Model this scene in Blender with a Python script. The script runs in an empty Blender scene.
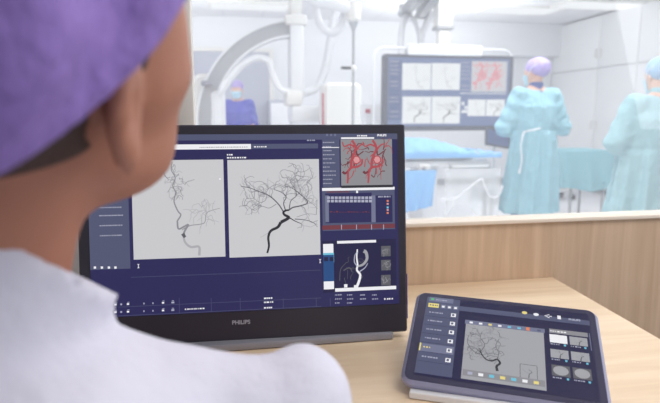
import bpy, bmesh, math, random
import numpy as np
from math import sin, cos, radians, pi, sqrt
from mathutils import Vector, Matrix

random.seed(7)
scn = bpy.context.scene
COL = scn.collection
V = Vector

# ------------------------------------------------------------------ camera
F = 560.0
CX, CY = 330.0, 201.5
YAW, PIT, EYE = radians(10.4), radians(8.83), 1.22
CAM = V((0, 0, EYE))
FWD = V((sin(YAW) * cos(PIT), cos(YAW) * cos(PIT), -sin(PIT)))
RGT = V((cos(YAW), -sin(YAW), 0))
UPV = RGT.cross(FWD)
cd = bpy.data.cameras.new('camera')
cam = bpy.data.objects.new('camera', cd)
COL.objects.link(cam)
cam.location = CAM
cam.rotation_euler = (pi / 2 - PIT, 0, -YAW)
cd.sensor_width = 36
cd.lens = F / 660 * 36
cd.clip_start = 0.02
cd.dof.use_dof = True
cd.dof.focus_distance = 1.12
cd.dof.aperture_fstop = 4.2
scn.camera = cam

# ------------------------------------------------------------------ world, lights, exposure
w = bpy.data.worlds.new('world')
scn.world = w
w.use_nodes = True
w.node_tree.nodes['Background'].inputs[0].default_value = (0.93, 0.95, 1.0, 1)
w.node_tree.nodes['Background'].inputs[1].default_value = 0.54
scn.view_settings.view_transform = 'Standard'
scn.view_settings.look = 'None'
scn.view_settings.exposure = 0.0
scn.view_settings.gamma = 1.0
scn.view_settings.use_curve_mapping = False


def area(name, loc, size, power, color=(1, 1, 1), target=None):
    l = bpy.data.lights.new(name, 'AREA')
    l.shape = 'RECTANGLE'
    l.size, l.size_y = size
    l.energy = power
    l.color = color
    o = bpy.data.objects.new(name, l)
    COL.objects.link(o)
    o.location = loc
    if target is not None:
        o.rotation_euler = (V(target) - V(loc)).to_track_quat('-Z', 'Y').to_euler()
    return o


area('control_room_ceiling_light', (0.9, 0.1, 2.55), (1.4, 0.9), 20, (1.0, 0.96, 0.92))
area('control_room_side_light', (2.35, 0.5, 1.7), (1.2, 1.2), 16, (0.95, 0.97, 1.0), (0, 0.6, 0.9))
for lx, ly, e in ((-1.6, 2.9, 14), (1.6, 2.9, 15), (-1.6, 5.0, 18), (1.8, 5.0, 19), (3.2, 4.4, 32)):
    area('operating_room_light', (lx, ly, 2.66), (1.2, 0.6), e, (1.0, 0.995, 0.985))
for lx, ly, e in ((-1.8, 6.5, 13), (0.6, 6.6, 13), (3.0, 6.2, 18)):
    area('operating_room_back_fill', (lx, ly, 2.62), (1.2, 0.4), e, (1.0, 0.995, 0.985), (lx + 0.3, 9.3, 1.0))  # added fill tilted at the far wall, kept out of view
for lx, ly, e in ((-1.2, 3.0, 16), (2.4, 3.0, 16), (-1.2, 7.4, 24), (3.0, 7.4, 24)):
    area('operating_room_ceiling_fill', (lx, ly, 1.9), (1.8, 1.8), e, (1.0, 0.995, 0.985), (lx, ly + 0.01, 3.0))  # added fill facing up to brighten the ceiling, not a room fixture
area('operating_room_near_fill', (1.2, 1.75, 2.4), (3.0, 0.4), 20, (1.0, 0.995, 0.985), (1.6, 5.5, 0.9))  # added fill above the window to brighten the surgeons' backs


# ------------------------------------------------------------------ placing helpers
def ray(px, py):
    return FWD + RGT * ((px - CX) / F) - UPV * ((py - CY) / F)


def at(px, py, Y):
    r = ray(px, py)
    return CAM + r * (Y / r.y)


def atz(px, py, z):
    r = ray(px, py)
    return CAM + r * ((z - EYE) / r.z)


def rel(lat, d, z):
    return V((d * sin(YAW) + lat * cos(YAW), d * cos(YAW) - lat * sin(YAW), z))


# ------------------------------------------------------------------ materials
def lin(c):
    return tuple(((v / 255) / 12.92 if v / 255 <= 0.04045 else ((v / 255 + 0.055) / 1.055) ** 2.4) for v in c[:3]) + (1,)


def mat(name, rgb, rough=0.6, metal=0.0, bump=0.0, bscale=40, var=0.0, vscale=6, sss=0.0, coat=0.0, stretch=(1, 1, 1), spec=0.5, bdist=0.01):
    m = bpy.data.materials.new(name)
    m.use_nodes = True
    nt = m.node_tree
    b = nt.nodes['Principled BSDF']
    b.inputs['Base Color'].default_value = lin(rgb)
    b.inputs['Roughness'].default_value = rough
    b.inputs['Metallic'].default_value = metal
    b.inputs['Specular IOR Level'].default_value = spec
    b.inputs['Coat Weight'].default_value = coat
    if sss:
        b.inputs['Subsurface Weight'].default_value = sss
        b.inputs['Subsurface Radius'].default_value = (0.012, 0.005, 0.003)
        b.inputs['Subsurface Scale'].default_value = 1.0
    tc = nt.nodes.new('ShaderNodeTexCoord')
    mp = nt.nodes.new('ShaderNodeMapping')
    mp.inputs['Scale'].default_value = stretch
    nt.links.new(tc.outputs['Object'], mp.inputs[0])
    if var or not bump:
        n = nt.nodes.new('ShaderNodeTexNoise')
        n.inputs['Scale'].default_value = vscale
        n.inputs['Detail'].default_value = 4
        nt.links.new(mp.outputs[0], n.inputs['Vector'])
        mx = nt.nodes.new('ShaderNodeMix')
        mx.data_type = 'RGBA'
        c = lin(rgb)
        va = var or 0.03
        mx.inputs[6].default_value = tuple(v * (1 - va) for v in c[:3]) + (1,)
        mx.inputs[7].default_value = tuple(min(1, v * (1 + va)) for v in c[:3]) + (1,)
        nt.links.new(n.outputs['Fac'], mx.inputs[0])
        nt.links.new(mx.outputs[2], b.inputs['Base Color'])
    if bump:
        n = nt.nodes.new('ShaderNodeTexNoise')
        n.inputs['Scale'].default_value = bscale
        n.inputs['Detail'].default_value = 5
        nt.links.new(mp.outputs[0], n.inputs['Vector'])
        bp = nt.nodes.new('ShaderNodeBump')
        bp.inputs['Strength'].default_value = bump
        bp.inputs['Distance'].default_value = bdist
        nt.links.new(n.outputs['Fac'], bp.inputs['Height'])
        nt.links.new(bp.outputs[0], b.inputs['Normal'])
    return m


def glow(name, rgb, strength=1.0, rough=0.35):
    m = bpy.data.materials.new(name)
    m.use_nodes = True
    b = m.node_tree.nodes['Principled BSDF']
    b.inputs['Base Color'].default_value = (0.01, 0.01, 0.012, 1)
    b.inputs['Roughness'].default_value = rough
    b.inputs['Specular IOR Level'].default_value = 0.3
    b.inputs['Emission Color'].default_value = lin(rgb)
    b.inputs['Emission Strength'].default_value = strength
    return m


def wood(name, light, dark, scale):
    m = bpy.data.materials.new(name)
    m.use_nodes = True
    nt = m.node_tree
    b = nt.nodes['Principled BSDF']
    b.inputs['Roughness'].default_value = 0.5
    tc = nt.nodes.new('ShaderNodeTexCoord')
    mp = nt.nodes.new('ShaderNodeMapping')
    mp.inputs['Scale'].default_value = scale
    n = nt.nodes.new('ShaderNodeTexNoise')
    n.inputs['Scale'].default_value = 1.0
    n.inputs['Detail'].default_value = 6
    n.inputs['Roughness'].default_value = 0.6
    n.inputs['Distortion'].default_value = 0.6
    cr = nt.nodes.new('ShaderNodeValToRGB')
    cr.color_ramp.elements[0].position = 0.3
    cr.color_ramp.elements[0].color = lin(dark)
    cr.color_ramp.elements[1].position = 0.68
    cr.color_ramp.elements[1].color = lin(light)
    nt.links.new(tc.outputs['Object'], mp.inputs[0])
    nt.links.new(mp.outputs[0], n.inputs['Vector'])
    nt.links.new(n.outputs['Fac'], cr.inputs[0])
    nt.links.new(cr.outputs[0], b.inputs['Base Color'])
    bp = nt.nodes.new('ShaderNodeBump')
    bp.inputs['Strength'].default_value = 0.08
    nt.links.new(n.outputs['Fac'], bp.inputs['Height'])
    nt.links.new(bp.outputs[0], b.inputs['Normal'])
    return m


def grid_mat(name, rgb, line, size, rough=0.7):
    m = bpy.data.materials.new(name)
    m.use_nodes = True
    nt = m.node_tree
    b = nt.nodes['Principled BSDF']
    b.inputs['Roughness'].default_value = rough
    tc = nt.nodes.new('ShaderNodeTexCoord')
    br = nt.nodes.new('ShaderNodeTexBrick')
    br.offset = 0.0
    br.inputs['Color1'].default_value = lin(rgb)
    br.inputs['Color2'].default_value = lin(rgb)
    br.inputs['Mortar'].default_value = lin(line)
    br.inputs['Scale'].default_value = 1.0
    br.inputs['Mortar Size'].default_value = 0.008
    br.inputs['Brick Width'].default_value = size
    br.inputs['Row Height'].default_value = size
    nt.links.new(tc.outputs['Object'], br.inputs['Vector'])
    nt.links.new(br.outputs['Color'], b.inputs['Base Color'])
    return m


M = dict(
    desk=wood('desk_wood', (240, 217, 188), (224, 196, 163), (2.2, 26, 10)),
    panel=wood('panel_wood', (212, 184, 157), (190, 160, 132), (30, 30, 1.6)),
    sill=mat('sill_paint', (232, 217, 202), 0.5),
    frame=mat('window_frame_paint', (236, 230, 224), 0.5),
    cwall=mat('control_wall_paint', (205, 205, 208), 0.8),
    cfloor=mat('control_floor_vinyl', (150, 150, 155), 0.6, var=0.08),
    cceil=mat('control_ceiling', (225, 225, 225), 0.9),
    owall=mat('operating_wall_paint', (236, 237, 241), 0.6),
    ofloor=mat('operating_floor_vinyl', (236, 236, 240), 0.35, var=0.05),
    oceil=grid_mat('ceiling_tiles', (238, 238, 241), (214, 215, 221), 0.6),
    doorg=mat('grey_door', (184, 186, 200), 0.5),
    cabinet=mat('cabinet_laminate', (238, 238, 240), 0.4),
    gap=mat('cabinet_body_grey', (206, 207, 211), 0.7),  # plain grey of the cabinet bodies, showing between the doors
    steel=mat('brushed_steel', (186, 188, 192), 0.35, 0.6),
    greym=mat('grey_enamel', (168, 168, 172), 0.45),
    dgrey=mat('dark_grey_plastic', (70, 70, 78), 0.45),
    white=mat('white_enamel', (232, 232, 235), 0.35),
    cream=mat('cream_enamel', (232, 230, 226), 0.4),
    hose=mat('white_hose', (226, 226, 230), 0.5),
    bezel=mat('black_bezel', (46, 43, 56), 0.42),
    bezel2=mat('grey_display_bezel', (74, 76, 88), 0.45),
    edge=mat('dark_blue_edge', (52, 40, 122), 0.4),
    silver=mat('silver_plastic', (150, 150, 160), 0.4, 0.3),
    logo=mat('logo_print', (170, 170, 182), 0.5),
    tabrim=mat('tablet_grey_rim', (158, 158, 186), 0.3, 0.3),
    tabglass=mat('tablet_black_glass', (60, 58, 84), 0.22, coat=0.4),
    navyglow=glow('screen_navy', (40, 38, 84), 1.0),
    navy2=glow('screen_navy_dark', (30, 28, 66), 1.0),
    slate=glow('screen_slate', (80, 84, 112), 1.0),
    slate2=glow('screen_slate_light', (112, 116, 142), 1.0),
    greyimg=glow('screen_xray_grey', (200, 200, 203), 1.0),
    greyimg2=glow('screen_volume_grey', (140, 140, 144), 1.0),
    midimg=glow('screen_mid_grey', (160, 161, 166), 1.0),
    v1=glow('vessel_black', (42, 42, 48), 1.0),
    v2=glow('vessel_dark', (92, 92, 98), 1.0),
    v3=glow('vessel_grey', (138, 138, 143), 1.0),
    v4=glow('vessel_faint', (170, 170, 174), 1.0),
    wtext=glow('screen_white', (236, 236, 240), 1.0),
    gtext=glow('screen_light_grey', (168, 170, 190), 1.0),
    red=glow('screen_red', (172, 74, 82), 1.0),
    dred=glow('screen_dark_red', (112, 54, 64), 1.0),
    pink=glow('screen_pink', (212, 150, 152), 1.0),
    orange=glow('screen_orange', (222, 130, 90), 1.0),
    yellow=glow('screen_yellow', (228, 212, 130), 1.0),
    cyan=glow('screen_cyan', (110, 190, 214), 1.0),
    blue=glow('screen_blue', (34, 74, 128), 1.0),
    green=glow('screen_green', (70, 210, 110), 1.0),
    o_base=glow('far_screen_blue', (108, 122, 162), 1.0),
    o_dark=glow('far_screen_slate', (84, 98, 140), 1.0),
    o_img=glow('far_screen_white', (238, 239, 241), 1.0),
    o_v1=glow('far_vessel_dark', (90, 90, 98), 1.0),
    o_v2=glow('far_vessel_faint', (196, 197, 201), 1.0),
    o_grey=glow('far_screen_grey', (202, 200, 204), 1.0),
    o_red=glow('far_screen_red', (228, 140, 148), 1.0),
    skin=mat('skin', (182, 124, 101), 0.55, bump=0.05, bscale=120, sss=0.12),
    skin2=mat('pale_skin', (214, 170, 150), 0.55),
    lips=mat('lips', (176, 96, 88), 0.4),
    eye=mat('eye_white', (235, 232, 228), 0.2),
    iris=mat('iris_brown', (60, 40, 28), 0.2),
    hair=mat('dark_brown_hair', (70, 50, 42), 0.6, bump=0.4, bscale=60, stretch=(6, 6, 1)),
    cap=mat('purple_cap_fabric', (152, 124, 200), 0.85, bump=0.6, bscale=20, var=0.12, vscale=24, bdist=0.03, stretch=(1, 1.6, 0.8)),
    coat=mat('white_coat_cloth', (218, 217, 232), 0.85, bump=0.5, bscale=9, bdist=0.03),
    gown=mat('teal_gown_cloth', (148, 194, 207), 0.8, bump=0.8, bscale=10, var=0.05, bdist=0.04),
    gown2=mat('pale_teal_gown_cloth', (160, 199, 207), 0.8, bump=0.8, bscale=10, var=0.05, bdist=0.04),
    gownd=mat('teal_drape_cloth', (132, 182, 193), 0.8, bump=0.5, bscale=12),
    scrub=mat('navy_scrub_cloth', (56, 78, 140), 0.8),
    scrubp=mat('blue_scrub_cloth', (72, 76, 176), 0.8, var=0.15, vscale=10),
    ocap=mat('lavender_cap_fabric', (172, 156, 210), 0.8, bump=0.4, bscale=30),
    ocap2=mat('blue_cap_fabric', (140, 176, 208), 0.8, bump=0.4, bscale=30),
    mask=mat('face_mask_paper', (186, 222, 238), 0.8),
    glove=mat('latex_glove', (232, 228, 214), 0.5),
    bluedrape=mat('blue_drape_cloth', (134, 186, 234), 0.8, bump=0.5, bscale=8, var=0.06),
    sheet=mat('white_sheet_cloth', (240, 240, 243), 0.85, bump=0.5, bscale=10),
    black=mat('black_rubber', (34, 34, 40), 0.6),
    redm=mat('red_trim', (190, 60, 84), 0.5),
    lamp=glow('light_diffuser', (244, 244, 246), 0.9),
)


def glass_mat():
    m = bpy.data.materials.new('window_glass')
    m.use_nodes = True
    nt = m.node_tree
    nt.nodes.clear()
    out = nt.nodes.new('ShaderNodeOutputMaterial')
    tr = nt.nodes.new('ShaderNodeBsdfTransparent')
    tr.inputs[0].default_value = (0.97, 0.985, 0.985, 1)
    gl = nt.nodes.new('ShaderNodeBsdfGlossy')
    gl.inputs['Roughness'].default_value = 0.02
    df = nt.nodes.new('ShaderNodeBsdfTranslucent')  # milky share mixed in as a painted haze over the room behind
    df.inputs[0].default_value = (0.95, 0.97, 1, 1)
    m1 = nt.nodes.new('ShaderNodeMixShader')
    m1.inputs[0].default_value = 0.03
    m2 = nt.nodes.new('ShaderNodeMixShader')
    m2.inputs[0].default_value = 0.09
    nt.links.new(tr.outputs[0], m1.inputs[1])
    nt.links.new(gl.outputs[0], m1.inputs[2])
    nt.links.new(m1.outputs[0], m2.inputs[1])
    nt.links.new(df.outputs[0], m2.inputs[2])
    nt.links.new(m2.outputs[0], out.inputs[0])
    return m


M['glass'] = glass_mat()


def plastic_mat():
    m = bpy.data.materials.new('clear_plastic_sheet')
    m.use_nodes = True
    nt = m.node_tree
    nt.nodes.clear()
    out = nt.nodes.new('ShaderNodeOutputMaterial')
    tr = nt.nodes.new('ShaderNodeBsdfTransparent')
    df = nt.nodes.new('ShaderNodeBsdfPrincipled')
    df.inputs['Base Color'].default_value = (0.9, 0.91, 0.93, 1)
    df.inputs['Roughness'].default_value = 0.3
    mx = nt.nodes.new('ShaderNodeMixShader')
    mx.inputs[0].default_value = 0.4
    nt.links.new(tr.outputs[0], mx.inputs[1])
    nt.links.new(df.outputs[0], mx.inputs[2])
    nt.links.new(mx.outputs[0], out.inputs[0])
    return m


M['plastic'] = plastic_mat()


# ------------------------------------------------------------------ mesh helpers
def thing(name, loc, label, cat, group=None):
    o = bpy.data.objects.new(name, None)
    o.empty_display_size = 0.1
    COL.objects.link(o)
    o.location = loc
    o['label'] = label
    o['category'] = cat
    if group:
        o['group'] = group
    return o


def tag(o, label, cat, group=None):
    o['label'] = label
    o['category'] = cat
    if group:
        o['group'] = group
    return o


def origin_of(parent):
    p = V((0, 0, 0))
    while parent is not None:
        p = p + V(parent.location)
        parent = parent.parent
    return p


class MB:
    """collects shapes in world coordinates, builds ONE mesh object"""

    def __init__(s):
        s.v, s.f, s.m = [], [], []
        s.mats = []

    def mi(s, m):
        if m not in s.mats:
            s.mats.append(m)
        return s.mats.index(m)

    def add(s, vs, fs, m):
        b = len(s.v)
        k = s.mi(m)
        s.v += [V(p) for p in vs]
        s.f += [tuple(i + b for i in f) for f in fs]
        s.m += [k] * len(fs)

    def box(s, c, size, m, bev=0.0, X=V((1, 0, 0)), Y=V((0, 1, 0)), Z=V((0, 0, 1)), seg=2):
        bm = bmesh.new()
        bmesh.ops.create_cube(bm, size=1)
        for v in bm.verts:
            v.co = V((v.co.x * size[0], v.co.y * size[1], v.co.z * size[2]))
        if bev > 0:
            bmesh.ops.bevel(bm, geom=bm.edges[:] + bm.verts[:], offset=bev, segments=seg, profile=0.5, affect='EDGES')
        bm.verts.index_update()
        c = V(c)
        s.add([c + X * v.co.x + Y * v.co.y + Z * v.co.z for v in bm.verts], [[v.index for v in f.verts] for f in bm.faces], m)
        bm.free()

    def box2(s, a, b, m, bev=0.0):
        a, b = V(a), V(b)
        s.box((a + b) / 2, [abs(q) for q in (b - a)], m, bev)

    def slab(s, c, w, h, t, r, m, X, Y, Z, seg=8, edge=0.0):
        """rounded rectangle in X,Y with thickness t along Z (c = centre of the front face, slab goes to -Z)"""
        def ring(w, h, r, z):
            pts = []
            for cx, cy, a0 in ((w / 2 - r, h / 2 - r, 0), (-w / 2 + r, h / 2 - r, 90), (-w / 2 + r, -h / 2 + r, 180), (w / 2 - r, -h / 2 + r, 270)):
                for k in range(seg + 1):
                    a = radians(a0 + 90 * k / seg)
                    pts.append(V(c) + X * (cx + r * cos(a)) + Y * (cy + r * sin(a)) + Z * z)
            return pts
        e = edge
        rs = [ring(w - 2 * e, h - 2 * e, max(r - e, 0.0005), 0), ring(w, h, r, -e), ring(w, h, r, -t + e), ring(w - 2 * e, h - 2 * e, max(r - e, 0.0005), -t)] if e > 0 else [ring(w, h, r, 0), ring(w, h, r, -t)]
        n = len(rs[0])
        vs = [p for q in rs for p in q]
        fs = [list(range(n)), list(range(len(vs) - 1, len(vs) - 1 - n, -1))]
        for k in range(len(rs) - 1):
            for i in range(n):
                j = (i + 1) % n
                fs.append((k * n + j, k * n + i, (k + 1) * n + i, (k + 1) * n + j))
        s.add(vs, fs, m)

    def tube(s, pts, r, m, n=10, caps=True):
        pts = [V(p) for p in pts]
        rr = r if isinstance(r, (list, tuple)) else [r] * len(pts)
        vs, fs = [], []
        prev = None
        for i, p in enumerate(pts):
            d = (pts[min(i + 1, len(pts) - 1)] - pts[max(i - 1, 0)]).normalized()
            if prev is None:
                a = V((0, 0, 1)) if abs(d.z) < 0.9 else V((1, 0, 0))
                u = d.cross(a).normalized()
            else:
                u = (prev - d * prev.dot(d)).normalized()
            prev = u
            q = d.cross(u)
            for k in range(n):
                t = 2 * pi * k / n
                vs.append(p + (u * cos(t) + q * sin(t)) * rr[i])
        for i in range(len(pts) - 1):
            for k in range(n):
                j = (k + 1) % n
                fs.append((i * n + k, i * n + j, (i + 1) * n + j, (i + 1) * n + k))
        if caps:
            fs.append(tuple(range(n - 1, -1, -1)))
            fs.append(tuple((len(pts) - 1) * n + k for k in range(n)))
        s.add(vs, fs, m)

    def cyl(s, a, b, r, m, n=20):
        s.tube([a, b], r, m, n)

    def ball(s, c, r, m, sc=(1, 1, 1), n=16):
        bm = bmesh.new()
        bmesh.ops.create_uvsphere(bm, u_segments=n, v_segments=n // 2 + 2, radius=1)
        bm.verts.index_update()
        s.add([V(c) + V((v.co.x * r * sc[0], v.co.y * r * sc[1], v.co.z * r * sc[2])) for v in bm.verts], [[v.index for v in f.verts] for f in bm.faces], m)
        bm.free()

    def quad(s, a, b, c, d, m):
        s.add([a, b, c, d], [(0, 1, 2, 3)], m)

    def build(s, name, parent=None, smooth=True, label=None, kind=None):
        me = bpy.data.meshes.new(name)
        o0 = origin_of(parent)
        me.from_pydata([tuple(p - o0) for p in s.v], [], s.f)
        for m in s.mats:
            me.materials.append(m)
        me.polygons.foreach_set('material_index', s.m)
        if smooth:
            me.polygons.foreach_set('use_smooth', [True] * len(me.polygons))
            me.set_sharp_from_angle(angle=radians(38))
        me.update()
        o = bpy.data.objects.new(name, me)
        COL.objects.link(o)
        o.parent = parent
        if label:
            o['label'] = label
        if kind:
            o['kind'] = kind
        return o


def smooth_path(pts, k=6):
    """Catmull-Rom"""
    pts = [V(p) for p in pts]
    P = [pts[0] * 2 - pts[1]] + pts + [pts[-1] * 2 - pts[-2]]
    out = []
    for i in range(1, len(P) - 2):
        for j in range(k):
            t = j / k
            a, b, c, d = P[i - 1], P[i], P[i + 1], P[i + 2]
            out.append(0.5 * ((2 * b) + (c - a) * t + (2 * a - 5 * b + 4 * c - d) * t * t + (3 * b - a - 3 * c + d) * t ** 3))
    out.append(pts[-1])
    return out


def one(name, fn, parent=None, **kw):
    b = MB()
    fn(b)
    return b.build(name, parent, **kw)


# ------------------------------------------------------------------ signed distance sculpting
def smin(a, b, k):
    h = np.clip(0.5 + 0.5 * (b - a) / k, 0, 1)
    return b * (1 - h) + a * h - k * h * (1 - h)


def ell(P, c, r):
    q = P - np.array(c)
    r = np.array(r)
    k0 = np.linalg.norm(q / r, axis=1)
    k1 = np.linalg.norm(q / (r * r), axis=1)
    return k0 * (k0 - 1) / np.maximum(k1, 1e-9)


def cone(P, a, b, ra, rb):
    a, b = np.array(a, float), np.array(b, float)
    ab = b - a
    t = np.clip((P - a) @ ab / (ab @ ab), 0, 1)
    return np.linalg.norm(P - a - t[:, None] * ab, axis=1) - (ra + (rb - ra) * t)


def surface(fn, lo, hi, h):
    ax = [np.arange(lo[i], hi[i] + h, h) for i in range(3)]
    nx, ny, nz = map(len, ax)
    D = np.empty((nx, ny, nz), np.float32)
    for i in range(0, nx, 8):
        g = np.stack(np.meshgrid(ax[0][i:i + 8], ax[1], ax[2], indexing='ij'), -1)
        D[i:i + 8] = fn(g.reshape(-1, 3)).reshape(g.shape[:3])
    acc = np.zeros((nx - 1, ny - 1, nz - 1, 3))
    cnt = np.zeros((nx - 1, ny - 1, nz - 1))
    corner = [(0, 0, 0), (1, 0, 0), (0, 1, 0), (1, 1, 0), (0, 0, 1), (1, 0, 1), (0, 1, 1), (1, 1, 1)]
    for i in range(8):
        for j in range(i + 1, 8):
            a, b = corner[i], corner[j]
            if sum(abs(a[k] - b[k]) for k in range(3)) != 1:
                continue
            da = D[a[0]:nx - 1 + a[0], a[1]:ny - 1 + a[1], a[2]:nz - 1 + a[2]]
            db = D[b[0]:nx - 1 + b[0], b[1]:ny - 1 + b[1], b[2]:nz - 1 + b[2]]
            s = (da < 0) != (db < 0)
            t = np.where(s, da / np.where(s, da - db, 1), 0)
            for k in range(3):
                acc[..., k] += np.where(s, a[k] + (b[k] - a[k]) * t, 0)
            cnt += s
    act = cnt > 0
    idx = -np.ones(act.shape, int)
    idx[act] = np.arange(act.sum())
    I = np.argwhere(act)
    vs = (I + acc[act] / cnt[act][:, None]) * h + np.array(lo)
    neg = D < 0
    faces = []
    for d in range(3):
        u, v = (d + 1) % 3, (d + 2) % 3
        s0 = [slice(None)] * 3
        s1 = [slice(None)] * 3
        s0[d] = slice(0, -1)
        s1[d] = slice(1, None)
        ch = neg[tuple(s0)] != neg[tuple(s1)]
        E = np.argwhere(ch)
        ok = (E[:, u] > 0) & (E[:, v] > 0) & (E[:, u] < act.shape[u]) & (E[:, v] < act.shape[v])
        E = E[ok]
        fl = neg[E[:, 0], E[:, 1], E[:, 2]]
        q = []
        for du, dv in ((1, 1), (0, 1), (0, 0), (1, 0)):
            e = E.copy()
            e[:, u] -= du
            e[:, v] -= dv
            q.append(idx[e[:, 0], e[:, 1], e[:, 2]])
        q = np.stack(q, 1)
        q = np.where(fl[:, None], q, q[:, ::-1])
        faces.append(q)
    return vs, np.concatenate(faces)


def sculpt(name, fn, lo, hi, h, m, parent=None, extra=(), label=None, Rm=None, T=None, relax=1):
    """fn over local points; Rm,T place the local frame in the world"""
    vs, fs = surface(fn, lo, hi, h)
    for e in extra:                           # finer pieces (hands) merged into the same mesh
        v2, f2 = surface(*e)
        fs = np.concatenate([fs, f2 + len(vs)])
        vs = np.concatenate([vs, v2])
    if Rm is not None:
        vs = vs @ np.array(Rm).T
    if T is not None:
        vs = vs + np.array(T)
    o0 = np.array(origin_of(parent))
    me = bpy.data.meshes.new(name)
    me.from_pydata((vs - o0).tolist(), [], fs.tolist())
    me.materials.append(m)
    me.polygons.foreach_set('use_smooth', [True] * len(me.polygons))
    me.update()
    o = bpy.data.objects.new(name, me)
    COL.objects.link(o)
    o.parent = parent
    if relax:
        md = o.modifiers.new('smooth', 'SMOOTH')
        md.iterations = relax
        md.factor = 0.5
    if label:
        o['label'] = label
    return o


def head_sdf(q):
    """head about the ear canal; x right, y forward, z up (metres)"""
    ax = np.abs(q[:, 0])
    s = np.stack([ax, q[:, 1], q[:, 2]], 1)
    d = ell(s, (0, -0.015, 0.045), (0.074, 0.093, 0.083))
    d = smin(d, ell(s, (0, 0.032, -0.012), (0.060, 0.062, 0.080)), 0.03)
    d = smin(d, ell(s, (0, 0.040, -0.055), (0.046, 0.050, 0.038)), 0.025)
    d = smin(d, cone(s, (0.046, 0.005, -0.045), (0.012, 0.078, -0.085), 0.014, 0.014), 0.02)
    d = smin(d, cone(s, (0.05, 0.03, -0.004), (0.042, 0.066, -0.008), 0.018, 0.016), 0.02)
    d = smin(d, ell(s, (0.040, 0.044, 0.030), (0.028, 0.036, 0.045)), 0.02)
    d = -smin(-d, ell(s, (0.032, 0.100, 0.018), (0.017, 0.012, 0.012)), 0.012)
    d = smin(d, cone(s, (0, 0.089, 0.018), (0, 0.108, -0.016), 0.006, 0.011), 0.010)
    d = smin(d, ell(s, (0.011, 0.097, -0.020), (0.009, 0.010, 0.007)), 0.006)
    d = smin(d, ell(s, (0, 0.090, -0.044), (0.022, 0.010, 0.005)), 0.004)
    d = smin(d, ell(s, (0, 0.088, -0.054), (0.018, 0.010, 0.006)), 0.004)
    # ear: rim, lobe and hollow
    e = s.copy()
    e[:, 0] -= 0.078
    e[:, 1] += 0.012
    c, n = cos(0.25), sin(0.25)
    y, z = e[:, 1] * c - e[:, 2] * n, e[:, 1] * n + e[:, 2] * c
    e = np.stack([e[:, 0] + 0.35 * y, y, z], 1)
    ear = ell(e, (0, 0, 0.004), (0.010, 0.019, 0.031))
    ear = smin(ear, ell(e, (0, 0.006, -0.026), (0.007, 0.010, 0.011)), 0.008)
    ear = -smin(-ear, ell(e, (0.010, 0.003, 0.004), (0.008, 0.011, 0.019)), 0.004)
    return smin(d, ear, 0.006)


def hand_sdf(Rl, org, side=1, curl=0.35):
    """hand: local x across palm (thumb side = +side), y along fingers, z out of the back"""
    Rl = np.array(Rl)
    org = np.array(org)

    def fn(P):
        q = (P - org) @ Rl
        q = q * np.array([side, 1, 1])
        d = ell(q, (0, 0.045, 0), (0.040, 0.052, 0.014))
        d = smin(d, cone(q, (0, -0.03, 0), (0, 0.02, 0), 0.026, 0.026), 0.02)
        for x, L, y0 in ((0.030, 0.072, 0.084), (0.010, 0.080, 0.090), (-0.010, 0.074, 0.087), (-0.029, 0.058, 0.078)):
            p = np.array([x, y0 - 0.02, 0.0])
            a = curl * 0.5
            rr = 0.0088
            sp = x * 0.5
            for k in range(3):
                l = L * (0.45, 0.32, 0.23)[k] + (0.02 if k == 0 else 0)
                nx = p + np.array([sp * l, cos(a) * l, -sin(a) * l])
                d = smin(d, cone(q, p, nx, rr, rr - 0.0008), 0.003)
                p = nx
                a += curl
                rr -= 0.0008
        p = np.array([0.028, 0.015, -0.004])
        for k, (dx, dy, dz, l) in enumerate(((0.72, 0.62, -0.3, 0.038), (0.5, 0.82, -0.3, 0.03), (0.3, 0.9, -0.35, 0.026))):
            nx = p + np.array([dx, dy, dz]) * l
            d = smin(d, cone(q, p, nx, 0.0125 - 0.0015 * k, 0.011 - 0.0015 * k), 0.006)
            p = nx
        return d
    return fn


def hand_piece(wrist, direction, back, side, curl=0.35):
    y = V(direction).normalized()
    z = (V(back) - y * V(back).dot(y)).normalized()
    x = y.cross(z)
    Rl = np.array([[x[i], y[i], z[i]] for i in range(3)])
    w_ = np.array(wrist)
    return (hand_sdf(Rl, w_, side, curl), w_ - 0.2, w_ + 0.2, 0.0042)


# ================================================================== SETTING
WY = 1.442          # control-room face of the partition
def struct(name, fn):
    return one(name, fn, kind='structure')

OW = 9.3            # far wall of the operating room
CEIL = at(570, 27, OW).z
RX = at(569.5, 60, OW).x
LXW = -3.6
SZ = at(530, 222.3, WY).z      # underside of the sill board
ST = at(530, 218.6, WY).z
JX = at(193, 80, WY).x         # right edge of the window post

struct('floor', lambda b: b.box2((-2.4, -1.6, -0.1), (2.6, WY, 0), M['cfloor']))
struct('floor.001', lambda b: b.box2((LXW - 0.1, WY, -0.1), (RX + 0.1, OW + 0.1, 0), M['ofloor']))
struct('ceiling', lambda b: b.box2((-2.4, -1.6, 2.7), (2.6, WY, 2.8), M['cceil']))
struct('ceiling.001', lambda b: b.box2((LXW - 0.1, WY, CEIL), (RX + 0.1, OW + 0.1, CEIL + 0.1), M['oceil']))
struct('wall_left', lambda b: b.box2((-2.5, -1.6, 0), (-2.4, WY, 2.7), M['cwall']))
struct('wall_right', lambda b: b.box2((2.6, -1.6, 0), (2.7, WY, 2.7), M['cwall']))
struct('wall_front', lambda b: (b.box2((JX - 0.05, WY, 0), (2.7, WY + 0.06, SZ), M['panel']),))
struct('wall_front.001', lambda b: (b.box2((-2.5, WY, 0), (JX - 0.05, WY + 0.09, 2.7), M['cwall']),
                                    b.box2((JX - 0.05, WY, 2.3), (2.7, WY + 0.09, 2.8), M['cwall'])))
struct('wall_back', lambda b: b.box2((LXW - 0.1, OW, 0), (RX + 0.1, OW + 0.1, CEIL), M['owall']))
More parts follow.
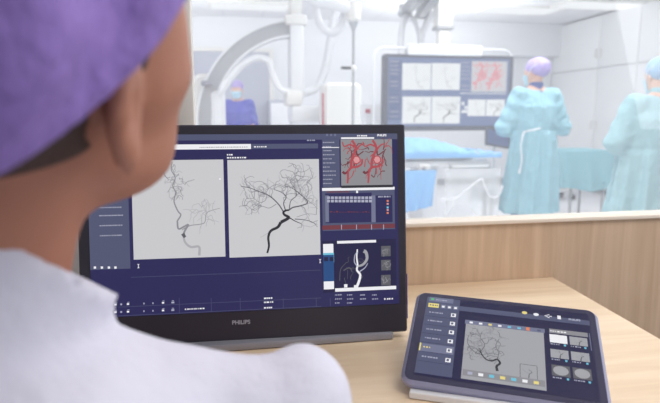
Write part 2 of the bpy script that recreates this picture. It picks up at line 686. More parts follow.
struct('wall_left.001', lambda b: b.box2((LXW - 0.1, WY + 0.09, 0), (LXW, OW, CEIL), M['owall']))
struct('wall_right.001', lambda b: b.box2((RX, WY + 0.09, 0), (RX + 0.1, OW, CEIL), M['owall']))
struct('trim_1', lambda b: b.box2((JX - 0.05, WY - 0.012, SZ), (2.7, WY + 0.066, ST), M['sill'], 0.002))
# window: post, head rail, pane
wnd = one('window_1', lambda b: b.box2((JX, WY + 0.042, ST), (2.7, WY + 0.048, 2.26), M['glass']), kind='structure', smooth=False)
one('window_frame', lambda b: (b.box2((JX - 0.05, WY - 0.005, ST), (JX, WY + 0.066, 2.30), M['frame'], 0.004),
                               b.box2((JX, WY - 0.005, 2.26), (2.7, WY + 0.066, 2.30), M['frame'], 0.004)), wnd)
# far wall: grey sliding door, soffit, dado
DZ = at(230, 52, OW).z
dx0, dx1 = at(180, 80, OW).x, at(269, 80, OW).x
dr = one('door_1', lambda b: (b.box2((dx0, OW - 0.05, 0.0), (dx1, OW, DZ), M['doorg'], 0.005),), kind='structure')
one('door_frame', lambda b: (b.box2((dx1, OW - 0.07, 0), (dx1 + 0.07, OW, DZ + 0.06), M['cream'], 0.004),
                             b.box2((dx0, OW - 0.07, DZ), (dx1, OW, DZ + 0.06), M['cream'], 0.004)), dr)
sx0, sz = at(440, 55, OW).x, at(500, 57, OW).z
struct('trim_2', lambda b: b.box2((sx0, OW - 0.25, sz), (RX, OW, CEIL), M['owall'], 0.004))
struct('trim_3', lambda b: b.box2((at(556, 80, OW).x, OW - 0.22, 0), (at(560, 80, OW).x, OW, sz), M['owall'], 0.004))
struct('baseboard_back', lambda b: b.box2((LXW, OW - 0.02, 0), (RX, OW, 0.1), M['greym']))

# ceiling fixtures
for i, (px, py, w_, d_, lab) in enumerate((
        (598, 4, 1.15, 0.55, 'flush ceiling light panel nearest the cabinet wall corner'),
        (520, 9, 1.15, 0.55, 'flush ceiling light panel above the surgeon in the lavender cap'),
        (250, 5, 1.15, 0.55, 'flush ceiling light panel above the curved imaging arm'))):
    p = atz(px, py, CEIL)
    t = thing('ceiling_light', (p.x, p.y, CEIL - 0.03), lab, 'ceiling light', 'flush ceiling light panels')
    one('frame', lambda b: b.box((p.x, p.y, CEIL - 0.012), (w_, d_, 0.024), M['cream'], 0.004), t)
    one('diffuser', lambda b: b.box((p.x, p.y, CEIL - 0.026), (w_ - 0.08, d_ - 0.08, 0.008), M['lamp']), t)
p = atz(600, 8, CEIL)
t = thing('air_vent', (p.x + .2, p.y - 0.9, CEIL - 0.03), 'grey slatted ceiling air vent near the right wall', 'air vent')
one('frame', lambda b: b.box((p.x + .2, p.y - 0.9, CEIL - 0.012), (1.1, 0.5, 0.024), M['greym'], 0.004), t)
one('slats', lambda b: [b.box((p.x + .2, p.y - 1.1 + k * 0.045, CEIL - 0.03), (1.0, 0.012, 0.02), M['cream']) for k in range(10)], t)

# wall cabinets on the right wall (two rows, doors face -X)
def wy(px):
    r = ray(px, 80)
    return (RX - 0.35 - CAM.x) / r.x * r.y + CAM.y
CXF = RX - 0.35
ys = [OW - 0.01, None, None]
ysp = [OW - 0.02, wy(597), wy(636), wy(690), wy(760)]
zsp = [at(600, 67.5, wy(600)).z]
for row, (z0, z1) in enumerate(((0.08, zsp[0] - 0.002), (zsp[0] + 0.002, CEIL - 0.02))):
    for k in range(4):
        ya, yb = ysp[k], ysp[k + 1]
        lab = ('Tall lower', 'Short upper')[row].lower() + ' white wall cabinet, ' + (
            'in the far right corner of the room', 'second from the far corner', 'third from the far corner', 'fourth and nearest, behind the right surgeon')[k]
        t = thing('wall_cabinet', (CXF + 0.17, (ya + yb) / 2, z0), lab, 'cabinet', 'white cabinets along the right wall')
        one('body', lambda b: b.box2((CXF + 0.02, yb, z0), (RX - 0.003, ya, z1), M['gap']), t)
        d = one('door', lambda b: b.box2((CXF, yb + 0.006, z0 + 0.004), (CXF + 0.02, ya - 0.008, z1 - 0.004), M['cabinet'], 0.003), t)
        hz = (z0 + 0.22) if row else 1.05
        one('handle', lambda b: b.box((CXF - 0.015, yb + 0.06 if k % 2 == 0 else ya - 0.06, hz), (0.02, 0.02, 0.14), M['cream'], 0.004), d)

# ================================================================== DESK
DT = 0.75
def desk_fn(b):
    c0, c1 = atz(552, 277, DT), atz(660, 338, DT)
    dx = (c1.x - c0.x) / (c1.y - c0.y)
    top = [(-1.25, WY - 0.002), (c0.x, WY - 0.002), (c0.x + dx * (0.36 - WY), 0.50), (-1.25, 0.50)]
    n = 4
    vs = [V((x, y, DT)) for x, y in top] + [V((x, y, DT - 0.035)) for x, y in top]
    b.add(vs, [(3, 2, 1, 0), (4, 5, 6, 7)] + [(i, (i + 1) % n, n + (i + 1) % n, n + i) for i in range(n)], M['desk'])
desk = thing('desk', (-0.1, 0.95, 0), 'pale wood desk under the monitor and tablet', 'desk')
one('desk_top', desk_fn, desk, smooth=False)
for x in (-1.15, 0.82):
    for y in (0.58, 1.36):
        one('leg', lambda b: b.box2((x - 0.025, y - 0.025, 0), (x + 0.025, y + 0.025, DT - 0.035), M['silver'], 0.003), desk)


# ================================================================== SCREEN DRAWING
class Panel:
    """a flat screen: origin O at bottom-left, X right, Y up, N towards the viewer"""

    def __init__(s, O, X, Y, w, h):
        s.O, s.X, s.Y, s.w, s.h = V(O), V(X), V(Y), w, h
        s.N = s.X.cross(s.Y).normalized()

    def uv(s, px, py):
        r = ray(px, py)
        t = (s.O - CAM).dot(s.N) / r.dot(s.N)
        q = CAM + r * t - s.O
        return q.dot(s.X), q.dot(s.Y)

    def pt(s, u, v, l=0):
        return s.O + s.X * u + s.Y * v + s.N * (0.0004 * l)

    def r(s, b, u0, v0, u1, v1, m, l=1):
        b.quad(s.pt(u0, v0, l), s.pt(u1, v0, l), s.pt(u1, v1, l), s.pt(u0, v1, l), m)

    def rp(s, b, x0, y0, x1, y1, m, l=1):
        """axis-aligned rectangle spanning two reference points"""
        ua, va = s.uv(x0, y0)
        ub, vb = s.uv(x1, y1)
        s.r(b, ua, vb, ub, va, m, l)
        return ua, vb, ub, va

    def line(s, b, pts, w0, w1, m, l=2):
        pts = [V((p[0], p[1], 0)) for p in pts]
        L = []
        for i, p in enumerate(pts):
            d = (pts[min(i + 1, len(pts) - 1)] - pts[max(i - 1, 0)])
            if d.length < 1e-9:
                d = V((1, 0, 0))
            d.normalize()
            n = V((-d.y, d.x, 0))
            ww = (w0 + (w1 - w0) * i / max(1, len(pts) - 1)) / 2
            L.append((p + n * ww, p - n * ww))
        vs, fs = [], []
        for a, c in L:
            vs += [s.pt(a.x, a.y, l), s.pt(c.x, c.y, l)]
        for i in range(len(L) - 1):
            fs.append((2 * i, 2 * i + 1, 2 * i + 3, 2 * i + 2))
        b.add(vs, fs, m)

    def dashes(s, b, u0, u1, v, hgt, m, rnd, l=2):
        """unreadable small print: short marks"""
        u = u0
        while u < u1:
            wd = rnd.uniform(0.5, 1.6) * hgt
            if u + wd > u1:
                break
            s.r(b, u, v, u + wd, v + hgt, m, l)
            u += wd + rnd.uniform(0.3, 0.8) * hgt


def wander(rnd, p, ang, L, n, jit):
    pts = [p]
    st = L / n
    bend = rnd.uniform(-jit, jit) * 0.4
    for _ in range(n):
        ang += rnd.gauss(0, jit) + bend
        p = (p[0] + cos(ang) * st, p[1] + sin(ang) * st)
        pts.append(p)
    return pts, ang


def fit_rect(pts, rc):
    return [(min(max(x, rc[0]), rc[2]), min(max(y, rc[1]), rc[3])) for x, y in pts]


def angiogram(S, b, rc, mats, seed, main=True, sc=1.0, dens=1.0):
    """carotid tree: rc = (u0,v0,u1,v1) of the picture"""
    rnd = random.Random(seed)
    u0, v0, u1, v1 = rc
    W, H = u1 - u0, v1 - v0

    def T(pts):
        return [(u0 + x * W, v1 - y * H) for x, y in pts]

    def draw(pts, a, c, m, l):
        pts = [(p.x, p.y) for p in smooth_path([(x, y, 0) for x, y in pts], 4)] if len(pts) > 2 else pts
        S.line(b, fit_rect(pts, rc), a * W, c * W, m, l)
    v1_, v2_, v3_, v4_ = mats
    if not main:
        stem = [(0.44, 0.02), (0.43, 0.1), (0.47, 0.18), (0.44, 0.26), (0.47, 0.33), (0.45, 0.42), (0.49, 0.52), (0.52, 0.56), (0.48, 0.62), (0.49, 0.70), (0.55, 0.68), (0.60, 0.66), (0.56, 0.72), (0.54, 0.77), (0.56, 0.84), (0.62, 0.89), (0.71, 0.89), (0.71, 0.98)]
        draw(T(stem[:9]), 0.010, 0.016, v3_, 3)
        draw(T(stem[8:14]), 0.018, 0.022, v3_, 3)
        draw(T(stem[13:]), 0.022, 0.028, v4_, 2)
        draw(T([(0.53, 0.71), (0.62, 0.67), (0.72, 0.66), (0.78, 0.64), (0.80, 0.55), (0.86, 0.52), (0.95, 0.50)]), 0.010, 0.005, v3_, 3)
        S.line(b, T([(0.535, 0.75), (0.56, 0.79)]), 0.04 * W, 0.03 * W, v2_, 4)
        for k in range(int(26 * dens)):
            c = (0.46 + rnd.gauss(0, 0.035), 0.25 + rnd.gauss(0, 0.07))
            pts, _ = wander(rnd, c, rnd.uniform(0, 6.3), 0.12, 8, 0.6)
            draw(T(pts), 0.007, 0.005, v3_ if k % 2 else v4_, 2)
        for k in range(int(20 * dens)):
            c = (0.80 + rnd.gauss(0, 0.07), 0.55 + rnd.gauss(0, 0.06))
            pts, _ = wander(rnd, c, rnd.uniform(0, 6.3), 0.15, 8, 0.5)
            draw(T(pts), 0.006, 0.004, v4_, 2)
        return
    k_ = sc
    car = [(0.41, 0.965), (0.43, 0.89), (0.425, 0.80), (0.455, 0.735), (0.53, 0.70), (0.565, 0.65), (0.63, 0.62), (0.655, 0.60), (0.61, 0.575), (0.595, 0.55), (0.62, 0.53), (0.66, 0.525)]
    draw(T(car[:6]), 0.020 * k_, 0.033 * k_, v1_, 5)
    draw(T(car[5:]), 0.036 * k_, 0.018 * k_, v1_, 5)
    trunks = [
        ([(0.66, 0.525), (0.70, 0.50), (0.78, 0.485), (0.86, 0.46), (0.85, 0.42), (0.78, 0.36), (0.70, 0.30), (0.62, 0.275)], 0.016, 0.006, v2_),
        ([(0.60, 0.55), (0.55, 0.47), (0.48, 0.40), (0.42, 0.36), (0.34, 0.33), (0.24, 0.29), (0.14, 0.27)], 0.014, 0.006, v2_),
        ([(0.62, 0.53), (0.60, 0.45), (0.63, 0.39), (0.58, 0.34), (0.50, 0.31)], 0.012, 0.006, v2_),
        ([(0.655, 0.60), (0.72, 0.64), (0.79, 0.67)], 0.012, 0.006, v1_),
        ([(0.66, 0.52), (0.68, 0.43), (0.74, 0.38), (0.73, 0.31), (0.68, 0.24)], 0.010, 0.005, v2_),
        ([(0.84, 0.42), (0.88, 0.33), (0.86, 0.24), (0.92, 0.20)], 0.008, 0.004, v3_),
        ([(0.86, 0.46), (0.80, 0.36), (0.76, 0.25), (0.73, 0.16), (0.74, 0.09)], 0.008, 0.004, v3_),
        ([(0.72, 0.62), (0.82, 0.63), (0.92, 0.66), (0.97, 0.71)], 0.010, 0.004, v2_),
        ([(0.74, 0.60), (0.86, 0.57), (0.96, 0.58)], 0.006, 0.004, v3_),
        ([(0.42, 0.36), (0.40, 0.42), (0.34, 0.44), (0.28, 0.40), (0.22, 0.40)], 0.008, 0.004, v3_),
        ([(0.52, 0.46), (0.44, 0.50), (0.36, 0.48), (0.28, 0.52), (0.20, 0.47)], 0.008, 0.004, v3_),
        ([(0.62, 0.29), (0.52, 0.26), (0.44, 0.30), (0.40, 0.36)], 0.008, 0.005, v3_),
        ([(0.455, 0.74), (0.40, 0.77), (0.34, 0.80)], 0.006, 0.004, v4_)]
    ends = []
    for pts, a, c, m in trunks:
        draw(T(pts), a * k_, c * k_, m, 4)
        ends += pts[2:]
    for k in range(int(150 * dens)):
        p = rnd.choice(ends)
        ang = math.atan2(p[1] - 0.50, p[0] - 0.60) + rnd.gauss(0, 0.6)
        pts, a2 = wander(rnd, p, ang, rnd.uniform(0.08, 0.26), 9, 0.48)
        if min(q[0] for q in pts) < 0.10 or max(q[1] for q in pts) > 0.76:
            continue
        pts = [q for q in pts if 0.02 < q[0] < 0.98 and 0.03 < q[1] < 0.97]
        if len(pts) < 3:
            continue
        draw(T(pts), 0.0070 * k_, 0.0040 * k_, v3_ if rnd.random() < 0.45 else v4_, 3 if k % 2 else 2)


def blob_vessels(S, b, rc, seed, red, dred, pink):
    """red 3-D aneurysm rendering, twice side by side"""
    rnd = random.Random(seed)
    u0, v0, u1, v1 = rc
    W, H = u1 - u0, v1 - v0
    for ox in (0.02, 0.42):
        def T(pts):
            return [(u0 + (ox + x * 0.5) * W, v1 - y * H) for x, y in pts]

        def draw(pts, a, c, m, l):
            pts = [(p.x, p.y) for p in smooth_path([(x, y, 0) for x, y in T(pts)], 4)]
            S.line(b, fit_rect(pts, rc), a * W, c * W, m, l)
        draw([(0.20, 0.93), (0.22, 0.80), (0.22, 0.68)], 0.03, 0.05, red, 3)
        draw([(0.22, 0.68), (0.36, 0.60), (0.60, 0.58), (0.76, 0.52), (0.78, 0.42)], 0.05, 0.035, red, 3)
        draw([(0.22, 0.68), (0.10, 0.72), (0.02, 0.68)], 0.035, 0.05, dred, 3)
        draw([(0.34, 0.62), (0.36, 0.46), (0.44, 0.34), (0.54, 0.22), (0.50, 0.12), (0.40, 0.03)], 0.05, 0.045, red, 3)
        draw([(0.54, 0.24), (0.70, 0.14), (0.88, 0.10)], 0.04, 0.02, red, 3)
        draw([(0.50, 0.16), (0.30, 0.12), (0.10, 0.16), (0.02, 0.06)], 0.035, 0.02, red, 3)
        draw([(0.56, 0.24), (0.60, 0.34), (0.84, 0.26)], 0.03, 0.02, dred, 3)
        for k in range(16):
            pts, _ = wander(rnd, (rnd.uniform(0.2, 0.95), rnd.uniform(0.1, 0.85)), rnd.uniform(0, 6.3), 0.35, 6, 0.5)
            draw(pts, 0.022, 0.008, dred if k % 2 else red, 2)
        # aneurysm sac: a disc of the screen picture
        n = 14
        cx, cy = u0 + (ox + 0.56 * 0.5) * W, v1 - 0.44 * H
        for rr, m, l in ((0.080, red, 4), (0.058, pink, 5)):
            b.add([S.pt(cx + rr * W * cos(2 * pi * k / n) * (1 + 0.15 * sin(3 * k)), cy + rr * W * sin(2 * pi * k / n) * 1.05, l) for k in range(n)], [tuple(range(n))], m)


def lettering(text, S, u, v, size, m, name, parent, l=1.5, bold=0.0):
    c = bpy.data.curves.new(name, 'FONT')
    c.body = text
    c.size = size
    c.extrude = 0.0002
    c.offset = bold
    o = bpy.data.objects.new(name, c)
    COL.objects.link(o)
    bpy.context.view_layer.update()
    me = bpy.data.meshes.new_from_object(o.evaluated_get(bpy.context.evaluated_depsgraph_get()))
    bpy.data.objects.remove(o)
    me.materials.clear()
    me.materials.append(m)
    o0 = origin_of(parent)
    for p in me.vertices:
        p.co = S.O + S.X * (u + p.co.x) + S.Y * (v + p.co.y) + S.N * (0.0004 * l + p.co.z) - o0
    me.update()
    o = bpy.data.objects.new(name, me)
    COL.objects.link(o)
    o.parent = parent
    return o


# ================================================================== MAIN MONITOR
rz, tl = -0.042, 0.124
ux = V((cos(rz), sin(rz), 0))
bk = V((-sin(rz), cos(rz), 0))
uy = V((0, 0, cos(tl))) + bk * sin(tl)
un = ux.cross(uy)
mc = V((0.0373, 1.0968, 0.765))            # middle of the lower front edge
MW, MH = 0.658, 0.438
mon = thing('monitor', (mc.x, mc.y + 0.06, DT), 'large black desktop monitor showing brain vessel angiograms, in front of the woman', 'monitor')
MF = Panel(mc - ux * MW / 2 + un * 0.0002, ux, uy, MW, MH)
one('casing', lambda b: (b.slab(mc + uy * MH / 2, MW, MH, 0.034, 0.006, M['bezel'], ux, uy, un, 4, 0.003),
                         b.slab(mc + uy * MH / 2 - un * 0.034, MW * 0.7, MH * 0.6, 0.03, 0.03, M['bezel'], ux, uy, un, 6, 0.01)), mon)
one('side_strip', lambda b: b.box(mc + ux * (MW / 2 + 0.0008) + uy * 0.075 - un * 0.017, (0.002, 0.095, 0.028), M['edge'], 0.0, ux, uy, un), mon, label='violet blue edge strip')
st = one('stand', lambda b: (b.box((0.065, 1.155, DT + 0.009), (0.54, 0.15, 0.016), M['silver'], 0.004),
                             b.box((0.05, 1.19, DT + 0.12), (0.10, 0.03, 0.22), M['silver'], 0.006)), mon)
a0, b0 = MF.uv(92, 318)
a1, b1 = MF.uv(397, 133.5)
SC = Panel(MF.pt(0, 0, 0) + un * 0.0012, ux, uy, MW, MH)
SL, SR = a0, a1
SB, STP = MF.uv(240, 311)[1], b1
scr = one('screen', lambda b: SC.r(b, SL, SB, SR, STP, M['navyglow'], 0), mon)
rn = random.Random(3)

def header(b):
    SC.r(b, SL, STP - 0.012, SR, STP, M['slate'], 1)
    u, v = SC.uv(181, 145)
    e, f = SC.uv(251, 149)
    SC.r(b, SL + 0.01, f, SC.uv(160, 145)[0], v + 0.002, M['slate'], 1)
    SC.r(b, SC.uv(160, 145)[0], f, SC.uv(251, 145)[0], v + 0.001, M['wtext'], 2)
    SC.r(b, SC.uv(252, 145)[0], f, SC.uv(318, 145)[0], v + 0.001, M['slate'], 2)
    SC.dashes(b, SC.uv(196, 0)[0], SC.uv(246, 0)[0], f + 0.003, 0.002, M['midimg'], rn, 3)
    SC.dashes(b, SC.uv(254, 145)[0], SC.uv(268, 145)[0], f + 0.003, 0.0025, M['wtext'], rn, 3)
    for q in (326, 330, 334):
        SC.rp(b, q, 134, q + 2, 136, M['slate2'], 3)
    SC.dashes(b, SC.uv(357, 135)[0], SC.uv(367, 135)[0], SC.uv(357, 136.5)[1], 0.0028, M['wtext'], rn, 3)
    SC.dashes(b, SC.uv(307, 141)[0], SC.uv(316, 141)[0], SC.uv(307, 141)[1], 0.0025, M['gtext'], rn, 3)
one('header_bar', header, scr)
u_, v_ = SC.uv(377, 136.3)
lettering('PHILIPS', SC, u_, v_, 0.0062, M['wtext'], 'screen_lettering', scr, 3, 0.0002)

# left and right angiogram pictures
def ang_left(b):
    rc = SC.rp(b, 131, 160.5, 225.5, 256.5, M['greyimg'], 1)
    angiogram(SC, b, rc, (M['v2'], M['v2'], M['v3'], M['v4']), 11, main=False)
    cx, cy = SC.uv(220, 179)
    b.add([SC.pt(cx + 0.002 * cos(k), cy + 0.002 * sin(k), 2) for k in range(6)], [tuple(range(6))], M['wtext'])
def ang_right(b):
    rc = SC.rp(b, 227.3, 160, 320.5, 254.5, M['greyimg'], 1)
    angiogram(SC, b, rc, (M['v1'], M['v2'], M['v3'], M['v4']), 5, main=True)
one('angiogram_picture', ang_left, scr, smooth=False, label='faint narrow vessel angiogram')
one('angiogram_picture', ang_right, scr, smooth=False, label='dark branching vessel angiogram')

def captions(b):
    for x0, x1, y in ((227, 235, 155.5), (227, 247, 158.5)):
        SC.dashes(b, SC.uv(x0, y)[0], SC.uv(x1, y)[0], SC.uv(x0, y)[1], 0.0028, M['wtext'], rn, 3)
one('picture_caption', captions, scr)

def marks(b):
    for x, y in ((138.5, 266), (320, 261)):
        u, v = SC.uv(x, y)
        SC.r(b, u - 0.0005, v - 0.004, u + 0.0007, v + 0.004, M['wtext'], 3)
        SC.r(b, u - 0.002, v + 0.003, u + 0.002, v + 0.004, M['wtext'], 3)
        SC.r(b, u - 0.002, v - 0.004, u + 0.002, v - 0.003, M['wtext'], 3)
    for y in (271, 299, 307.5):
        u, v = SC.uv(300, y)
        SC.r(b, SC.uv(118, 300)[0] if y > 280 else SC.uv(131, 271)[0], v, SC.uv(321, 300)[0], v + 0.0008, M['slate'], 1)
one('picture_rulers', marks, scr)

def sidebar(b):
    # slate column at the left
    u0, v0 = SC.uv(131, 268)
    SC.r(b, SL, v0 - 0.001, u0 - 0.001, SC.uv(150, 151)[1], M['slate'], 1)
    for x in (95, 102, 109, 115.5):
        u, v = SC.uv(x, 267.5)
        SC.r(b, u - 0.0022, v - 0.0022, u + 0.0022, v + 0.0022, M['wtext'], 2)
    for y in (208, 216, 226, 236):
        SC.dashes(b, SL + 0.02, u0 - 0.012, SC.uv(110, y)[1], 0.0022, M['gtext'], rn, 2)
one('side_toolbar', sidebar, scr)

def status(b):
    for y in (303, 311.5):
        u, v = SC.uv(100, y)
        SC.r(b, SL, v - 0.0045, SC.uv(111, y)[0], v + 0.003, M['slate2'], 2)
    u, v = SC.uv(98, 304.5)
    SC.r(b, u - 0.002, v - 0.002, u + 0.003, v + 0.002, M['green'], 3)
    for x in (111, 179, 211, 240, 283, 316, 330):
        u, v = SC.uv(x, 300)
        SC.r(b, u, SB + 0.001, u + 0.0008, v + 0.004, M['slate'], 1)
    for rw in (0, 1):
        for x, wd in ((115, 4), (121, 3), (127.5, 4), (144, 2), (153, 2), (162.5, 4), (172, 5)):
            u, v = SC.uv(x, 304.4 + rw * 7.6 - (x - 115) * 0.036)
            SC.r(b, u - 0.001, v - 0.0018, u - 0.001 + wd * 0.0011, v + 0.0016, M['gtext'] if wd != 4 else M['wtext'], 3)
            if wd >= 4:
                SC.r(b, u, v + 0.003, u + 0.004, v + 0.0042, M['gtext'], 3)
    u, v = SC.uv(185, 309.8)
    SC.dashes(b, u, SC.uv(206, 309)[0], v, 0.0026, M['wtext'], rn, 3)
    for y in (298.5, 302.5, 308):
        u, v = SC.uv(264, y)
        SC.dashes(b, u, u + 0.02, v - 0.001, 0.003, M['wtext'], rn, 3)
    for x in (335, 347, 360, 372):
        for y in (295.5, 299.5, 303.5):
            if x > 350 and y > 300:
                continue
            u, v = SC.uv(x, y)
            SC.dashes(b, u, u + 0.014, v, 0.0024, M['gtext'], rn, 3)
    u, v = SC.uv(384, 299)
    SC.r(b, u, v - 0.0015, u + 0.003, v + 0.002, M['wtext'], 3)
    SC.dashes(b, u + 0.006, u + 0.022, v - 0.0015, 0.0032, M['wtext'], rn, 3)
one('status_bar', status, scr)

def volume(b):
    # 3-D reconstruction window with its menu
    SC.rp(b, 322, 138, 340, 187, M['slate'], 1)
    for k in range(11):
        u, v = SC.uv(323, 143 + k * 4.1)
        SC.dashes(b, u, u + rn.uniform(0.015, 0.03), v, 0.002, M['gtext'], rn, 2)
    SC.rp(b, 322, 147.2, 339, 147.8, M['wtext'], 2)
    rc = SC.rp(b, 340.5, 139, 392.5, 186, M['greyimg2'], 1)
    blob_vessels(SC, b, rc, 4, M['red'], M['dred'], M['pink'])
    SC.rp(b, 341, 137.4, 374, 138.8, M['wtext'], 3)
    SC.rp(b, 341, 185.6, 393, 187.2, M['v1'], 3)
    SC.rp(b, 322, 188, 394.5, 189.6, M['wtext'], 2)
one('volume_picture', volume, scr, smooth=False, label='grey picture of red aneurysm vessels, shown twice')

def timeline(b):
    SC.rp(b, 322, 190, 395, 229, M['slate'], 1)
    SC.rp(b, 325, 193.5, 372, 222, M['navyglow'], 2)
    SC.rp(b, 325, 195.5, 329, 222, M['slate2'], 3)
    SC.rp(b, 371, 195.5, 375.5, 222, M['slate2'], 3)
    SC.rp(b, 375.5, 195.5, 392.5, 222, M['navyglow'], 2)
    for k in range(12):
        SC.rp(b, 327 + k * 3.8, 196.5, 330 + k * 3.8, 199, M['gtext'], 4)
        SC.rp(b, 327 + k * 3.8, 199.8, 330 + k * 3.8, 202.3, M['gtext'], 4)
    for k in range(14):
        x = 330 + k * 2.9
        SC.rp(b, x, 211.5 + rn.uniform(-0.6, 0.6), x + 2.2, 212.3, M['dred'], 4)
    SC.dashes(b, SC.uv(327, 192)[0], SC.uv(350, 192)[0], SC.uv(327, 192.8)[1], 0.003, M['dred'], rn, 3)
    SC.rp(b, 356, 190.6, 358, 193, M['wtext'], 3)
    for y, m in ((200, 'orange'), (203, 'pink'), (206.5, 'cyan'), (209, 'pink'), (212, 'orange')):
        SC.rp(b, 386.5, y, 388.5, y + 1.8, M[m], 4)
    SC.dashes(b, SC.uv(378, 197)[0], SC.uv(391, 197)[0], SC.uv(378, 197.5)[1], 0.003, M['gtext'], rn, 4)
    SC.rp(b, 322, 225.5, 395, 227.8, M['dred'], 2)
    for x in (341, 356, 371, 383):
        SC.rp(b, x, 224.5, x + 0.8, 229.5, M['gtext'], 4)
one('timeline_panel', timeline, scr, smooth=False)

def lower(b):
    SC.rp(b, 322, 241, 396.5, 289.5, M['navy2'], 1)
    SC.rp(b, 337, 241, 376, 242.4, M['wtext'], 2)
    SC.rp(b, 323, 244, 334, 289, M['wtext'], 2)
    SC.rp(b, 323, 253, 334, 262, M['cyan'], 3)
    SC.rp(b, 323, 255, 334, 281, M['blue'], 4)
    SC.rp(b, 324, 257, 328, 261, M['navy2'], 5)
    SC.rp(b, 329.5, 257, 333.5, 261, M['navy2'], 5)
    rc = SC.rp(b, 335, 244.5, 375, 288, M['navy2'], 2)
    SC.rp(b, 335, 288.2, 396, 289, M['wtext'], 4)
    W, H = rc[2] - rc[0], rc[3] - rc[1]
    def D(pts, a, c, m, l=4):
        q = [(rc[0] + x * W, rc[3] - y * H) for x, y in pts]
        q = [(p.x, p.y) for p in smooth_path([(x, y, 0) for x, y in q], 4)]
        SC.line(b, q, a * W, c * W, m, l)
    D([(0.52, 0.98), (0.60, 0.80), (0.62, 0.68), (0.54, 0.58), (0.56, 0.46), (0.54, 0.30), (0.56, 0.12)], 0.07, 0.03, M['wtext'])
    D([(0.56, 0.50), (0.48, 0.40), (0.50, 0.24), (0.58, 0.18)], 0.03, 0.02, M['gtext'])
    D([(0.56, 0.50), (0.70, 0.46), (0.80, 0.34), (0.78, 0.20), (0.72, 0.16)], 0.05, 0.09, M['midimg'])
    D([(0.60, 0.62), (0.74, 0.54), (0.82, 0.44)], 0.03, 0.02, M['gtext'])
    D([(0.20, 0.58), (0.35, 0.52), (0.42, 0.62)], 0.03, 0.02, M['v2'])
    D([(0.10, 0.80), (0.13, 0.55), (0.28, 0.40)], 0.02, 0.01, M['v2'])
    for k in range(10):
        pts, _ = wander(rn, (rn.uniform(0.2, 0.9), rn.uniform(0.3, 0.9)), rn.uniform(0, 6.3), 0.2, 5, 0.5)
        D(pts, 0.012, 0.008, M['v2'], 3)
    for x, y in ((0.25, 0.92), (0.50, 0.95)):
        u, v = rc[0] + x * W, rc[3] - y * H
        SC.r(b, u - 0.0035, v - 0.0035, u + 0.0035, v + 0.0035, M['wtext'], 5)
    for y in (245, 259, 274):
        SC.rp(b, 377, y, 395.5, y + 12.5, M['navy2'], 2)
        r2 = SC.rp(b, 381, y + 1, 390.5, y + 11, M['v2'], 3)
        for k in range(8):
            pts, _ = wander(rn, (rn.uniform(0.2, 0.8), rn.uniform(0.2, 0.8)), rn.uniform(0, 6.3), 0.5, 5, 0.5)
            q = [(r2[0] + a * (r2[2] - r2[0]), r2[1] + c * (r2[3] - r2[1])) for a, c in pts]
            SC.line(b, fit_rect(q, r2), 0.0008, 0.0006, M['midimg'] if k % 2 else M['v3'], 4)
one('vessel_detail_panel', lower, scr, smooth=False)
u_, v_ = MF.uv(232, 324.5)
lettering('PHILIPS', MF, u_, v_, 0.0115, M['logo'], 'bezel_lettering', mon, 1, 0.0003)

# ================================================================== TABLET
k_ = 0.93
rz2, rx2, ry2 = -0.42025, 1.12029, -0.04926
tx = V((cos(rz2), sin(rz2), 0))
tb = V((-sin(rz2), cos(rz2), 0))
ty = V((0, 0, cos(rx2))) + tb * sin(rx2)
X2 = tx * cos(ry2) + ty * sin(ry2)
Y2 = ty * cos(ry2) - tx * sin(ry2)
N2 = X2.cross(Y2)
tc_ = CAM + (V((0.45835, 0.82981, 0.73768)) - CAM) * k_ - X2 * 0.006 + Y2 * 0.003
TW, TH = 0.354 * k_, 0.2395 * k_
tab = thing('tablet', (tc_.x + 0.02, tc_.y + 0.08, DT), 'grey touch screen tablet tilted on a white stand, right of the monitor', 'tablet')
cen = tc_ + Y2 * TH / 2
one('casing', lambda b: b.slab(cen, TW, TH, 0.018, 0.020, M['tabrim'], X2, Y2, N2, 8, 0.005), tab)
one('front_glass', lambda b: b.slab(cen + N2 * 0.0008, TW - 0.012, TH - 0.012, 0.002, 0.014, M['tabglass'], X2, Y2, N2, 8, 0.0), tab)
def stand_fn(b):
    # wedge under the tablet, flat on the desk
    q = []
    for u in (-TW / 2 + 0.018, TW / 2 - 0.02):
        for v in (0.004, TH - 0.03):
            p = tc_ + X2 * u + Y2 * v - N2 * 0.018
            q.append(p)
    fl = [V((p.x, p.y, DT + 0.001)) for p in q]
    fr = [q[0] - N2 * 0.0, q[2]]
    vs = q + fl
    b.add(vs, [(0, 1, 3, 2), (4, 6, 7, 5), (0, 2, 6, 4), (1, 5, 7, 3), (0, 4, 5, 1), (2, 3, 7, 6)], M['white'])
    e = (q[2] - q[0]).normalized()
    b.box((fl[0] + fl[2]) / 2 + V((0, 0, 0.006)) - V((-e.y, e.x, 0)) * 0.004, ((q[2] - q[0]).length, 0.03, 0.012), M['white'], 0.002, V((e.x, e.y, 0)).normalized(), V((-e.y, e.x, 0)).normalized(), V((0, 0, 1)))
one('stand', stand_fn, tab, smooth=False, label='white wedge stand')
TS = Panel(tc_ - X2 * TW / 2 + N2 * 0.0012, X2, Y2, TW, TH)
tuv = TS.uv
sL, sT = tuv(430, 300)
sL = tuv(420, 340)[0]
sR, sB = tuv(592, 340)[0], tuv(500, 387)[1]
sT = tuv(500, 304)[1]
ts = one('screen', lambda b: (TS.r(b, sL, sB, sR, sT, M['navy2'], 0),), tab)
rt = random.Random(9)

def uvr(x0, y0, x1, y1):
    """rectangle by its upper-left and lower-right corners as seen on the glass"""
    a, b_ = tuv(x0, y0), tuv(x1, y1)
    return a[0], b_[1], b_[0], a[1]

